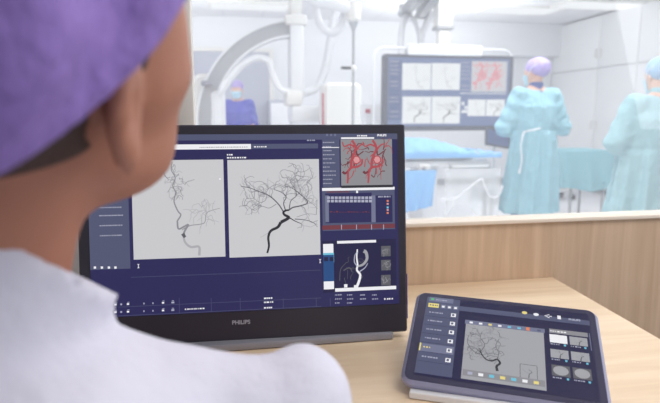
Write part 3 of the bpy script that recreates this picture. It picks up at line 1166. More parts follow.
def t_menu(b):
    r0 = uvr(427, 305, 458, 378)
    mx = tuv(456, 340)[0]
    TS.r(b, sL, sB + 0.004, mx, sT - 0.002, M['slate'], 1)
    TS.r(b, mx, sT - 0.030, sR, sT - 0.018, M['slate'], 1)
    TS.r(b, sL + 0.004, sT - 0.014, sL + 0.05, sT - 0.002, M['slate2'], 2)
    TS.r(b, sL + 0.008, sT - 0.010, sL + 0.013, sT - 0.006, M['green'], 3)
    TS.dashes(b, sL + 0.017, sL + 0.04, sT - 0.010, 0.003, M['gtext'], rt, 3)
    TS.r(b, sL + 0.004, sT - 0.030, sL + 0.024, sT - 0.019, M['yellow'], 3)
    TS.dashes(b, sL + 0.007, sL + 0.022, sT - 0.026, 0.003, M['slate'], rt, 4)
    for k in range(3):
        u = sL + 0.028 + k * 0.0115
        TS.r(b, u, sT - 0.030, u + 0.0095, sT - 0.020, M['slate2'], 3)
        TS.r(b, u + 0.002, sT - 0.028, u + 0.007, sT - 0.023, M['wtext'], 4)
    for k in range(6):
        v = sT - 0.045 - k * 0.0215
        TS.r(b, sL + 0.002, v - 0.009, mx - 0.002, v - 0.0084, M['navy2'], 3)
        if k == 4:
            TS.r(b, sL + 0.002, v - 0.008, mx - 0.002, v + 0.010, M['slate2'], 2)
            TS.r(b, sL + 0.001, v - 0.008, sL + 0.0035, v + 0.010, M['yellow'], 4)
            TS.dashes(b, sL + 0.008, sL + 0.02, v, 0.003, M['yellow'], rt, 4)
        else:
            TS.dashes(b, sL + 0.008, sL + rt.uniform(0.025, 0.038), v, 0.003, M['gtext'], rt, 4)
        u = mx - 0.014
        TS.r(b, u, v - 0.004, u + 0.009, v + 0.005, M['wtext'], 3)
        TS.r(b, u + 0.002, v - 0.002, u + 0.006, v + 0.003, M['slate'], 4)
one('menu_column', t_menu, ts, smooth=False)

def t_top(b):
    for x, y, m in ((524.5, 313, 'yellow'), (536, 314.8, 'wtext'), (547, 316.3, 'wtext'), (559, 317.5, 'wtext')):
        u, v = tuv(x, y)
        if x in (536, 524.5):
            b.add([TS.pt(u + 0.005 * cos(pi * k / 4), v + 0.004 * sin(pi * k / 4), 2) for k in range(8)], [tuple(range(8))], M[m])
        elif x == 547:
            TS.line(b, [(u + 0.004, v + 0.004), (u - 0.004, v), (u + 0.004, v - 0.004)], 0.002, 0.002, M[m], 2)
            TS.r(b, u + 0.004, v - 0.001, u + 0.008, v + 0.001, M[m], 2)
        else:
            TS.r(b, u - 0.003, v - 0.005, u + 0.003, v + 0.004, M[m], 2)
one('status_icons', t_top, ts, smooth=False)
u_, v_ = tuv(568.5, 320.5)
lettering('PHILIPS', TS, u_, v_, 0.0062, M['gtext'], 'screen_lettering', ts, 3, 0.0002)

def t_img(b):
    a, c = tuv(466, 324), tuv(547, 391)
    u0, v1 = a
    u1 = tuv(545, 360)[0]
    v0 = tuv(470, 380)[1]
    TS.r(b, u0 - 0.002, v1, u1 + 0.002, v1 + 0.010, M['slate2'], 2)
    n = 8
    for k in range(n):
        u = u0 + 0.006 + k * (u1 - u0) / n
        if k == 6:
            TS.r(b, u - 0.002, v1 + 0.001, u + 0.004, v1 + 0.009, M['orange'], 3)
        else:
            TS.r(b, u, v1 + 0.002, u + 0.006, v1 + 0.0065, M[('wtext', 'wtext', 'yellow', 'wtext', 'cyan', 'cyan', 'wtext', 'slate')[k]], 3)
    rc = (u0, v0, u1, v1)
    TS.r(b, *rc, M['midimg'], 2)
    W, H = u1 - u0, v1 - v0
    rr = random.Random(21)
    def D(pts, p, q, m, l=4):
        z = [(u0 + x * W, v1 - y * H) for x, y in pts]
        z = [(t.x, t.y) for t in smooth_path([(x, y, 0) for x, y in z], 4)]
        TS.line(b, fit_rect(z, rc), p * W, q * W, m, l)
    D([(0.43, 0.80), (0.42, 0.72), (0.46, 0.66), (0.42, 0.60), (0.36, 0.64), (0.28, 0.62), (0.22, 0.52), (0.20, 0.44)], 0.034, 0.010, M['v1'], 5)
    D([(0.22, 0.52), (0.14, 0.44), (0.06, 0.42)], 0.010, 0.006, M['v2'])
    D([(0.24, 0.56), (0.12, 0.50), (0.04, 0.36), (0.05, 0.22)], 0.010, 0.006, M['v2'])
    D([(0.22, 0.50), (0.26, 0.36), (0.20, 0.24), (0.22, 0.12)], 0.010, 0.006, M['v2'])
    D([(0.42, 0.60), (0.44, 0.48), (0.40, 0.36), (0.44, 0.22)], 0.008, 0.006, M['v2'])
    for k in range(90):
        c = (rr.uniform(0.04, 0.46), rr.uniform(0.04, 0.62))
        pts, _ = wander(rr, c, rr.uniform(0, 6.3), rr.uniform(0.08, 0.2), 6, 0.6)
        D(pts, 0.007, 0.005, M['v3'] if k % 3 else M['v2'], 3)
    # inset
    i0, i1, j0, j1 = 0.70, 0.90, 0.62, 0.86
    for q in (((i0, j0), (i1, j0)), ((i1, j0), (i1, j1)), ((i1, j1), (i0, j1)), ((i0, j1), (i0, j0))):
        TS.line(b, [(u0 + x * W, v1 - y * H) for x, y in q], 0.0009, 0.0009, M['v2'], 4)
    D([(0.80, 0.84), (0.81, 0.77), (0.84, 0.74), (0.80, 0.70)], 0.012, 0.006, M['v2'])
    D([(0.81, 0.77), (0.76, 0.74), (0.73, 0.70)], 0.006, 0.004, M['v3'])
    # pill-shaped toolbar
    vv = v0 + 0.012
    TS.r(b, u0 + 0.002, vv - 0.006, u1 - 0.002, vv + 0.007, M['v3'], 5)
    for k in range(7):
        u = u0 + 0.010 + k * (W - 0.012) / 7
        TS.r(b, u, vv - 0.003, u + 0.008, vv + 0.003, M[('gtext', 'wtext', 'cyan', 'yellow', 'cyan', 'wtext', 'yellow')[k]], 6)
one('angiogram_picture', t_img, ts, smooth=False)

def t_thumbs(b):
    ul = tuv(550, 345)[0]
    vt = tuv(551, 329)[1]
    ur = sR - 0.006
    TS.r(b, ul, vt - 0.010, ur, vt, M['v3'], 2)
    TS.dashes(b, ul + 0.002, ul + 0.03, vt - 0.007, 0.003, M['wtext'], rt, 3)
    w_ = (ur - ul - 0.006) / 2
    rr = random.Random(5)
    for row in range(3):
        hh = 0.019 if row < 2 else 0.023
        for c in range(2):
            x0 = ul + c * (w_ + 0.004)
            y1 = vt - 0.013 - row * 0.034
            rc = (x0, y1 - hh, x0 + w_, y1)
            TS.r(b, *rc, M['wtext'] if (row, c) == (0, 0) else M['midimg'] if row < 2 else M['v2'], 2)
            if row == 2:
                n = 14
                b.add([TS.pt(x0 + w_ / 2 + w_ * 0.42 * cos(2 * pi * k / n), y1 - hh / 2 + hh * 0.42 * sin(2 * pi * k / n), 3) for k in range(n)], [tuple(range(n))], M['midimg'])
            elif (row, c) != (0, 0):
                TS.line(b, [(x0 + w_ * 0.5, y1 - hh), (x0 + w_ * 0.55, y1 - hh * 0.6), (x0 + w_ * 0.7, y1 - hh * 0.4)], 0.0015, 0.0008, M['v1'], 3)
                for k in range(6):
                    pts, _ = wander(rr, (x0 + w_ * 0.6, y1 - hh * 0.5), rr.uniform(0, 6.3), 0.012, 5, 0.4)
                    TS.line(b, fit_rect(pts, rc), 0.0006, 0.0005, M['v3'], 3)
            TS.dashes(b, x0 + 0.001, x0 + w_ * 0.6, rc[1] - 0.005, 0.0024, M['gtext'], rt, 3)
            TS.r(b, x0 + w_ * 0.78, rc[1] - 0.006, x0 + w_ * 0.9, rc[1] - 0.002, M['cyan'], 3)
    TS.r(b, ur + 0.002, vt - 0.04, ur + 0.0035, vt, M['slate2'], 2)
one('thumbnail_column', t_thumbs, ts, smooth=False)

# ================================================================== WOMAN IN THE FOREGROUND
HS = 1.17
Rh0 = np.array(Matrix.Rotation(-radians(36), 3, 'Z') @ Matrix.Rotation(radians(20), 3, 'X') @ Matrix.Rotation(radians(13), 3, 'Y'))
lobe = rel(-0.1280, 0.368, 1.188)
HC = np.array(lobe) - Rh0 @ np.array([0.080, -0.012, -0.030]) * HS
Rh = Rh0
nb = rel(-0.262, 0.395, 1.075)         # base of the neck
shR = rel(-0.080, 0.450, 0.964)
shL = rel(-0.430, 0.38, 0.965)
elR = rel(-0.02, 0.62, 0.835)
wrR = rel(-0.10, 0.80, 0.797)
elL = rel(-0.46, 0.60, 0.83)
wrL = rel(-0.34, 0.80, 0.797)
pel = V((-0.19, 0.33, 0.55))
chest = V((-0.16, 0.375, 0.86))
wom = thing('person', (pel.x, pel.y, 0), 'woman in purple surgical cap and white coat seen from behind, in front of the monitor', 'person')
hipR, hipL = pel + V((0.1, 0.02, -0.02)), pel + V((-0.1, 0.02, -0.02))
knR, knL = V((-0.06, 0.74, 0.53)), V((-0.34, 0.74, 0.53))
anR, anL = V((-0.05, 0.70, 0.09)), V((-0.35, 0.70, 0.09))

def body_w(P):
    d = head_sdf((P - HC) @ Rh / HS) * HS
    hc = V(HC)
    n_top = hc + V(HS * Rh @ np.array([0, -0.030, -0.035]))
    d = smin(d, cone(P, n_top, nb, 0.054, 0.060), 0.03)
    d = smin(d, cone(P, nb - V((0, 0, 0.085)), shR, 0.040, 0.034), 0.02)
    d = smin(d, cone(P, nb - V((0, 0, 0.085)), shL, 0.040, 0.034), 0.02)
    d = smin(d, ell(P, chest + V((0, 0.01, 0)), (0.150, 0.105, 0.19)), 0.06)
    d = smin(d, ell(P, (chest + pel) / 2, (0.125, 0.095, 0.20)), 0.06)
    d = smin(d, ell(P, pel, (0.165, 0.12, 0.11)), 0.06)
    for s, e, w_, h, k, a in ((shR, elR, wrR, hipR, knR, anR), (shL, elL, wrL, hipL, knL, anL)):
        d = smin(d, cone(P, s - V((0, 0, 0.02)), e, 0.038, 0.034), 0.01)
        d = smin(d, cone(P, e, w_, 0.038, 0.026), 0.02)
        d = smin(d, cone(P, h, k, 0.085, 0.055), 0.04)
        d = smin(d, cone(P, k, a, 0.053, 0.036), 0.02)
        d = smin(d, cone(P, a + V((0, -0.02, -0.05)), a + V((0, 0.13, -0.06)), 0.032, 0.026), 0.02)
    return d

sculpt('body', body_w, (-0.64, 0.12, 0.0), (0.12, 0.95, 1.36), 0.0072, M['skin'], wom,
       extra=[hand_piece(wrR, (-0.45, 0.9, -0.03), (0, 0, 1), -1, 0.22), hand_piece(wrL, (0.35, 0.9, -0.03), (0, 0, 1), 1, 0.22)])

def cap_w(P):
    q = (P - HC) @ Rh / HS
    d = ell(q, (0, -0.012, 0.066), (0.099, 0.122, 0.104))
    d = smin(d, ell(q, (0, -0.075, 0.050), (0.084, 0.080, 0.070)), 0.05)
    rim = 0.036 + 0.50 * (q[:, 1] + 0.005)
    th = np.arctan2(q[:, 0], q[:, 1])
    r = q[:, 2] - rim
    d = d - 0.006 * np.sin(th * 10 + 2.5 * np.sin(r * 26) + 1.5 * q[:, 0] * 20) * np.clip(r / 0.05, 0, 1) * np.clip((0.13 - r) / 0.08, 0, 1)
    d = d - 0.010 * np.sin(q[:, 0] * 48 + q[:, 1] * 30) * np.sin(q[:, 1] * 42 - q[:, 2] * 35) * np.clip(r / 0.04, 0, 1)
    d = d - 0.004 * np.clip(1 - np.abs(r - 0.010) / 0.010, 0, 1)
    cut = -(r) * 0.85
    return np.maximum(d, cut)
def loc_bounds(R, T, lo, hi):
    return None
sculpt('surgical_cap', lambda q: cap_w(q @ Rh.T + HC), (-0.13, -0.19, -0.10), (0.13, 0.14, 0.20), 0.0045, M['cap'], wom, Rm=Rh, T=HC)

def hair_w(q):
    q = q / HS
    d = ell(q, (0, -0.016, 0.040), (0.0785, 0.097, 0.090))
    rim = 0.036 + 0.50 * (q[:, 1] + 0.005)
    low = rim - 0.046 - 0.035 * np.clip((-0.02 - q[:, 1]) / 0.05, 0, 1) + 0.010 * np.sin(q[:, 1] * 60) + 0.02 * np.clip((q[:, 1] - 0.05) / 0.03, 0, 1)
    d = np.maximum(d, low - q[:, 2])
    d = np.maximum(d, q[:, 2] - rim - 0.02)
    d = np.maximum(d, q[:, 1] - 0.080)
    # free the ear
    ear = ell(np.stack([np.abs(q[:, 0]), q[:, 1], q[:, 2]], 1), (0.078, -0.008, -0.006), (0.03, 0.022, 0.032))
    d = np.maximum(d, -ear)
    return d
sculpt('hair', hair_w, (-0.1, -0.13, -0.09), (0.1, 0.09, 0.12), 0.004, M['hair'], wom, Rm=Rh, T=HC)
def face_bits(b):
    pass
for sx in (-1, 1):
    p = V(HS * Rh @ np.array([0.031 * sx, 0.0745, 0.018])) + V(HC)
    e = one('eye', lambda b: b.ball(p, 0.0125, M['eye']), wom)
    p2 = V(HS * Rh @ np.array([0.032 * sx, 0.0862, 0.018])) + V(HC)
    one('iris', lambda b: b.ball(p2, 0.0048, M['iris'], (1, 0.6, 1)), e)
    one('eyebrow', lambda b: b.tube([V(HS * Rh @ np.array([x * sx, y, z])) + V(HC) for x, y, z in ((0.016, 0.090, 0.036), (0.034, 0.086, 0.041), (0.050, 0.074, 0.036))], [0.003, 0.003, 0.0015], M['hair']), wom)
one('lips', lambda b: (b.tube([V(HS * Rh @ np.array([x, y, -0.0475])) + V(HC) for x, y in ((-0.022, 0.090), (-0.01, 0.0985), (0, 0.100), (0.01, 0.0985), (0.022, 0.090))], [0.002, 0.0042, 0.0046, 0.0042, 0.002], M['lips']),), wom)

def coat_w(P):
    d = ell(P, chest + V((0, 0.005, 0)), (0.178, 0.130, 0.20))
    d = smin(d, ell(P, (chest + pel) / 2, (0.165, 0.128, 0.24)), 0.06)
    d = smin(d, ell(P, pel + V((0, 0.02, 0)), (0.205, 0.16, 0.13)), 0.06)
    b0 = nb - V((0, 0, 0.055))
    d = smin(d, cone(P, b0, shR + V((0, 0, -0.004)), 0.062, 0.050), 0.04)
    d = smin(d, ell(P, rel(-0.022, 0.475, 0.966), (0.042, 0.062, 0.046)), 0.035)
    d = smin(d, cone(P, b0, shL + V((0, 0, 0.003)), 0.062, 0.058), 0.04)
    for s, e, w_ in ((shR, elR, wrR), (shL, elL, wrL)):
        sl = cone(P, s - V((0, 0, 0.012)), e, 0.060, 0.055)
        t = (P - np.array(s)) @ np.array((e - s).normalized())
        sl = sl - 0.0035 * np.sin(t * 95 + P[:, 0] * 30) * np.clip(t / 0.05, 0, 1)
        d = smin(d, sl, 0.012)
        q = cone(P, e, w_, 0.053, 0.040)
        q = np.maximum(q, (P - np.array(w_)) @ np.array((w_ - e).normalized()) + 0.012)
        d = smin(d, q, 0.02)
    # thighs part of the coat skirt
    for h, k in ((hipR, knR), (hipL, knL)):
        m_ = h.lerp(k, 0.6)
        d = smin(d, cone(P, h, m_, 0.11, 0.10), 0.04)
    # collar: a tilted stand-up ring round the neck
    q = P - np.array(nb)
    ax = np.array(V((0.60, 0.42, 1)).normalized())
    hgt = q @ ax
    rad = np.linalg.norm(q - hgt[:, None] * ax, axis=1)
    d = d - 0.002 * np.sin(P[:, 0] * 60 + P[:, 2] * 25) * np.sin(P[:, 2] * 48 - P[:, 0] * 20)
    col = np.maximum(np.abs(rad - 0.075) - 0.009, np.abs(hgt - 0.006) - 0.050)
    d = smin(d, col, 0.02)
    hole = np.maximum(rad - 0.066, -(hgt + 0.005))
    d = np.maximum(d, -hole)
    return d
sculpt('lab_coat', coat_w, (-0.68, 0.08, 0.36), (0.18, 0.92, 1.20), 0.0075, M['coat'], wom, relax=2)
def trousers(P):
    d = 9.0
    for h, k, a in ((hipR, knR, anR), (hipL, knL, anL)):
        q = np.minimum(cone(P, h, k, 0.094, 0.068), cone(P, k, a + V((0, 0, 0.06)), 0.066, 0.055))
        d = q if isinstance(d, float) else np.minimum(d, q)
    return d
sculpt('trousers', trousers, (-0.50, 0.2, 0.05), (0.12, 0.88, 0.70), 0.010, M['scrub'], wom)
for a in (anR, anL):
    sculpt('shoe', lambda P: np.maximum(cone(P, a + V((0, -0.02, -0.045)), a + V((0, 0.14, -0.055)), 0.043, 0.036), -(P[:, 2] - 0.002)), a - V((0.08, 0.1, 0.1)), a + V((0.08, 0.22, 0.06)), 0.006, M['white'], wom)
# the stool she sits on
sto = thing('stool', (pel.x, pel.y, 0), 'grey round stool under the seated woman in the white coat', 'stool')
one('seat', lambda b: (b.tube([(pel.x, pel.y + 0.02, 0.36), (pel.x, pel.y + 0.02, 0.37), (pel.x, pel.y + 0.02, 0.415), (pel.x, pel.y + 0.02, 0.425)], [0.17, 0.185, 0.185, 0.17], M['dgrey'], 32),), sto)
one('column', lambda b: b.cyl((pel.x, pel.y + 0.02, 0.08), (pel.x, pel.y + 0.02, 0.36), 0.025, M['steel']), sto)
one('base', lambda b: [b.tube([(pel.x, pel.y + 0.02, 0.09), (pel.x + 0.24 * cos(a), pel.y + 0.02 + 0.24 * sin(a), 0.06)], [0.022, 0.014], M['steel']) for a in [2 * pi * k / 5 for k in range(5)]], sto)
for k in range(5):
    a = 2 * pi * k / 5
    one('castor', lambda b: b.ball((pel.x + 0.24 * cos(a), pel.y + 0.02 + 0.24 * sin(a), 0.028), 0.027, M['black']), sto)

# ================================================================== PEOPLE IN THE OPERATING ROOM
def standing(pos, face, H, label, gown_m, cap_m, headyaw=0.0, arms=((0.27, -0.02, 1.10), (0.13, 0.22, 1.10)), gown=True, group=None, mask=True, scrub_m=None, cap_k=1.0, tie=False, width=1.0, sw=0.165):
    """a standing figure; face = heading in degrees clockwise from +Y"""
    k = H / 1.70
    R0 = Matrix.Rotation(-radians(face), 3, 'Z')
    Rn = np.array(R0) * k
    T = np.array(pos)
    root = thing('person', pos, label, 'person', group)
    hc = np.array([0, 0.012, 1.575])
    Rh_ = np.array(Matrix.Rotation(-radians(headyaw), 3, 'Z') @ Matrix.Rotation(-radians(6), 3, 'X'))
    S = [V((sw * s, -0.01, 1.385)) for s in (-1, 1)]
    E = [V((arms[0][0] * s, arms[0][1], arms[0][2])) for s in (-1, 1)]
    Wr = [V((arms[1][0] * s, arms[1][1], arms[1][2])) for s in (-1, 1)]

    def body(P):
        d = head_sdf((P - hc) @ Rh_)
        d = smin(d, cone(P, (0, -0.005, 1.54), (0, -0.012, 1.42), 0.052, 0.058), 0.03)
        d = smin(d, ell(P, (0, 0, 1.26), (0.155, 0.105, 0.19)), 0.05)
        d = smin(d, ell(P, (0, 0, 1.08), (0.13, 0.10, 0.16)), 0.05)
        d = smin(d, ell(P, (0, 0, 0.93), (0.165, 0.115, 0.12)), 0.05)
        for i, s in enumerate((-1, 1)):
            d = smin(d, cone(P, (0, -0.01, 1.42), S[i], 0.055, 0.052), 0.04)
            d = smin(d, cone(P, S[i], E[i], 0.05, 0.040), 0.02)
            d = smin(d, cone(P, E[i], Wr[i], 0.040, 0.027), 0.02)
            d = smin(d, cone(P, (0.09 * s, 0, 0.90), (0.10 * s, 0.01, 0.50), 0.088, 0.056), 0.03)
            d = smin(d, cone(P, (0.10 * s, 0.01, 0.50), (0.10 * s, -0.02, 0.09), 0.056, 0.036), 0.02)
            d = smin(d, cone(P, (0.10 * s, -0.03, 0.045), (0.115 * s, 0.13, 0.032), 0.034, 0.028), 0.02)
        return d
    ex = []
    for i, s in enumerate((-1, 1)):
        dr_ = (Wr[i] - E[i]).normalized()
        ex.append(hand_piece(Wr[i], dr_, (s * 0.3, 0, 1), -s, 0.3))
    sculpt('body', body, (-0.5, -0.25, 0.0), (0.5, 0.35, 1.75), 0.012, M['skin2'], root, extra=ex, Rm=Rn, T=T)

    def cap(P):
        q = (P - hc) @ Rh_
        d = ell(q, (0, -0.022, 0.058), (0.088 * cap_k, 0.110 * cap_k, 0.094))
        d = smin(d, ell(q, (0, -0.07, 0.050), (0.070, 0.06, 0.065)), 0.04)
        r = q[:, 2] - (0.006 + 0.55 * (q[:, 1] + 0.01))
        d = d - 0.003 * np.sin(np.arctan2(q[:, 0], q[:, 1]) * 12) * np.clip(r / 0.05, 0, 1)
        return np.maximum(d, -r * 0.88)
    cp = sculpt('surgical_cap', cap, (-0.14, -0.19, 1.44), (0.14, 0.16, 1.78), 0.007, cap_m, root, Rm=Rn, T=T)

    def W(p):
        return V(Rn @ np.array(p) + T)

    def HP(p):
        return V(Rn @ (Rh_ @ np.array(p) + hc) + T)
    if mask:
        def mk(P):
            q = (P - hc) @ Rh_
            d = np.abs(head_sdf(q) - 0.006) - 0.003
            d = np.maximum(d, -(q[:, 1] - 0.035))
            d = np.maximum(d, q[:, 2] - 0.002 - 0.1 * (q[:, 1] - 0.05))
            return np.maximum(d, -(q[:, 2] + 0.100))
        mo = sculpt('face_mask', mk, (-0.13, -0.10, 1.42), (0.13, 0.18, 1.66), 0.006, M['mask'], root, Rm=Rn, T=T)
        one('strap', lambda b: [b.tube(smooth_path([HP(p) for p in ((0.066 * s, 0.045, -0.015), (0.088 * s, 0.0, 0.03), (0.086 * s, -0.05, 0.07), (0.04 * s, -0.128, 0.085), (0, -0.142, 0.085))], 4), 0.0035 * k, M['white'], 6) for s in (-1, 1)], mo)
    for s in (-1, 1):
        e = one('eye', lambda b: b.ball(HP((0.032 * s, 0.078, 0.018)), 0.0125 * k, M['eye']), root)
        one('iris', lambda b: b.ball(HP((0.032 * s, 0.088, 0.018)), 0.005 * k, M['iris']), e)

    def cloth(P):
        d = ell(P, (0, 0, 1.25), (0.195 * width, 0.145, 0.205))
        for i in (0, 1):
            d = smin(d, cone(P, (0, -0.012, 1.40), S[i], 0.068, 0.068), 0.035)
            sl = cone(P, S[i], E[i], 0.078, 0.076 if gown else 0.06)
            t = (P - np.array(S[i])) @ np.array((E[i] - S[i]).normalized())
            sl = sl - 0.0045 * np.sin(t * 58 + P[:, 1] * 45 + P[:, 0] * 30)
            d = smin(d, sl, 0.025)
            if gown:
                sl = cone(P, E[i], Wr[i], 0.074, 0.040)
                t = (P - np.array(E[i])) @ np.array((Wr[i] - E[i]).normalized())
                sl = sl - 0.0035 * np.sin(t * 70 + P[:, 2] * 40)
                L = (Wr[i] - E[i]).length
                sl = np.maximum(sl, t - L + 0.005)
                d = smin(d, sl, 0.03)
        z = P[:, 2]
        hem = 0.32 if gown else 0.80
        t = np.clip((1.25 - z) / (1.25 - hem), 0, 1)
        fl = 1.0 if gown else 0.4
        rx = (0.185 + 0.075 * t * fl) * width
        ry = 0.140 + 0.060 * t * fl
        th = np.arctan2(P[:, 0] / rx, P[:, 1] / ry)
        fold = (0.016 * np.sin(th * 7 + 1.3) + 0.010 * np.sin(th * 13 + 4 * z) + 0.005 * np.sin(th * 23 - 3 * z)) * np.clip((1.22 - z) / 0.4, 0, 1) * fl
        k0 = np.sqrt((P[:, 0] / rx) ** 2 + (P[:, 1] / ry) ** 2)
        sk = (k0 - 1) * np.minimum(rx, ry) - fold
        sk = np.maximum(sk, z - 1.28)
        d = smin(d, sk, 0.05)
        d = np.maximum(d, hem - z)
        # cinched waist and overlapping back edge
        d = d + 0.010 * np.exp(-((z - 1.08) / 0.014) ** 2) * (1 if gown else 0)
        bk_ = (P[:, 1] < 0)
        d = d + np.where(bk_, 0.010 * np.exp(-((P[:, 0] - 0.035 + 0.05 * (z - 1.0)) / 0.009) ** 2), 0) * (1 if gown else 0)
        d = d - 0.004 * np.sin(P[:, 0] * 32 + z * 18) * np.sin(z * 26 - P[:, 0] * 11)
        # neck opening
        d = np.maximum(d, -cone(P, (0, -0.012, 1.452), (0, 0.0, 1.60), 0.070, 0.12))
        return d
    sculpt('surgical_gown' if gown else 'scrub_top', cloth, (-0.5, -0.3, 0.28), (0.5, 0.35, 1.55), 0.012, gown_m, root, Rm=Rn, T=T, relax=1)

    def shirt(P):
        d = cone(P, (0, -0.01, 1.42), (0, -0.005, 1.478), 0.076, 0.064)
        d = smin(d, ell(P, (0, 0, 1.35), (0.15, 0.10, 0.08)), 0.03)
        return d
    if gown:
        sculpt('scrub_collar', shirt, (-0.2, -0.14, 1.25), (0.2, 0.14, 1.56), 0.009, scrub_m or M['scrub'], root, Rm=Rn, T=T)

    def tr(P):
        d = ell(P, (0, 0, 0.92), (0.17, 0.125, 0.13))
        for s in (-1, 1):
            d = smin(d, cone(P, (0.09 * s, 0, 0.88), (0.10 * s, 0.0, 0.13), 0.098, 0.068), 0.02)
        return d
    sculpt('scrub_trousers', tr, (-0.3, -0.2, 0.05), (0.3, 0.2, 1.08), 0.015, scrub_m or M['scrub'], root, Rm=Rn, T=T)
    for s in (-1, 1):
        sculpt('shoe', lambda P: np.maximum(cone(P, (0.10 * s, -0.035, 0.045), (0.118 * s, 0.14, 0.034), 0.046, 0.040), -P[:, 2] + 0.001), (0.11 * s - 0.09, -0.1, 0.0), (0.11 * s + 0.09, 0.2, 0.12), 0.01, M['white'], root, Rm=Rn, T=T)
    if tie:
        one('gown_tie', lambda b: (b.tube(smooth_path([W(p) for p in ((-0.02, -0.165, 1.10), (-0.09, -0.165, 1.085), (-0.155, -0.125, 1.06), (-0.17, -0.125, 0.98))], 5), 0.007, M['white'], 8),
                                   b.tube(smooth_path([W(p) for p in ((-0.155, -0.130, 1.07), (-0.185, -0.14, 0.95), (-0.178, -0.16, 0.82), (-0.20, -0.165, 0.70))], 5), [0.006] * 14 + [0.011, 0.010], M['white'], 8)), root, label='white knotted gown ties')
    return root


pA = at(534, 114, 4.75)
standing((pA.x, pA.y, 0), 2, 1.70, 'surgeon in teal gown and lavender cap standing beside the large display, back turned', M['gown'], M['ocap'], headyaw=-28,
         arms=((0.285, 0.0, 1.10), (0.14, 0.23, 1.12)), tie=True)
pB = at(657, 114, 3.3)
standing((pB.x, pB.y, 0), -4, 1.57, 'surgeon in pale teal gown and light blue cap at the right edge, back turned', M['gown2'], M['ocap2'], headyaw=10,
         arms=((0.330, 0.0, 1.12), (0.17, 0.25, 1.12)), sw=0.215, width=1.40, scrub_m=M['gownd'])
pC = at(238, 114, 8.0)
standing((pC.x, pC.y, 0), 195, 1.66, 'distant person in blue scrubs, purple cap and face mask behind the curved imaging arm', M['scrubp'], M['ocap'], headyaw=0,
         arms=((0.24, 0.0, 1.10), (0.18, 0.20, 1.02)), gown=False, scrub_m=M['scrubp'])

# ================================================================== LARGE DISPLAY ON CEILING BOOM
DY = 5.55
A = at(383, 131, DY)
B = at(510.5, 129.5, DY)
T_ = at(383, 53.5, DY)
dw, dh = B.x - A.x, T_.z - A.z
dc = V(((A.x + B.x) / 2, DY, (A.z + T_.z) / 2))
eX, eY, eZ = V((1, 0, 0)), V((0, 0, 1)), V((0, -1, 0))
dis = thing('display', (dc.x, DY + 0.1, dc.z - dh / 2), 'large wall-sized display of angiograms hanging from the ceiling boom', 'display')
one('casing', lambda b: b.slab(dc, dw, dh, 0.10, 0.025, M['bezel2'], eX, eY, eZ, 6, 0.006), dis)
DP = Panel(V((dc.x - dw / 2, DY - 0.002, dc.z - dh / 2)), eX, eY, dw, dh)
def DD(l): return l * 4
class DPanel(Panel):
    def pt(s, u, v, l=0):
        return s.O + s.X * u + s.Y * v + s.N * (0.001 * l)
DP = DPanel(V((dc.x - dw / 2, DY - 0.002, dc.z - dh / 2)), eX, eY, dw, dh)
ds = one('screen', lambda b: DP.r(b, 0.045, 0.05, dw - 0.045, dh - 0.035, M['o_base'], 0), dis)
def d_ui(b):
    DP.rp(b, 388, 57, 508, 59.5, M['o_dark'], 1)
    DP.rp(b, 389, 60, 401, 120, M['o_dark'], 1)
    r_ = random.Random(2)
    for y in (62, 66, 70, 74, 82, 86, 98, 102, 112, 117):
        DP.dashes(b, DP.uv(390, y)[0], DP.uv(399, y)[0], DP.uv(390, y)[1], 0.008, M['o_grey'], r_, 2)
    for y in (63, 67, 71, 75, 79, 86, 90):
        DP.dashes(b, DP.uv(461, y)[0], DP.uv(470, y)[0], DP.uv(460, y)[1], 0.007, M['o_grey'], r_, 2)
    DP.rp(b, 460, 93, 506, 94, M['o_img'], 2)
    for x, y in ((461.5, 102), (464.5, 106), (461.5, 110), (464.5, 110)):
        DP.rp(b, x, y, x + 2.8, y + 3, M['o_img'], 2)
one('toolbars', d_ui, ds, smooth=False)
def d_pic(x0, y0, x1, y1, kind, seed):
    def fn(b):
        rc = DP.rp(b, x0, y0, x1, y1, M['o_grey'] if kind == 'red' else M['o_img'], 1)
        if kind == 'dark':
            angiogram(DP, b, rc, (M['o_v1'], M['o_v1'], M['o_v2'], M['o_v2']), seed, True, 1.2, 0.4)
        elif kind == 'faint':
            angiogram(DP, b, rc, (M['o_v2'], M['o_v2'], M['o_v2'], M['o_v2']), seed, False, 1, 0.4)
        else:
            blob_vessels(DP, b, rc, seed, M['o_red'], M['o_red'], M['pink'])
    one('angiogram_picture', fn, ds, smooth=False)
d_pic(402.5, 63, 430.5, 90, 'faint', 1)
d_pic(432, 63, 459.5, 90, 'faint', 2)
d_pic(402.5, 96.5, 430.5, 123.5, 'dark', 3)
d_pic(432, 96.5, 459.5, 123.5, 'dark', 4)
d_pic(472, 61, 506, 92, 'red', 5)
d_pic(468, 99.5, 485, 116, 'faint', 6)
d_pic(486.5, 99.5, 504, 116, 'dark', 7)
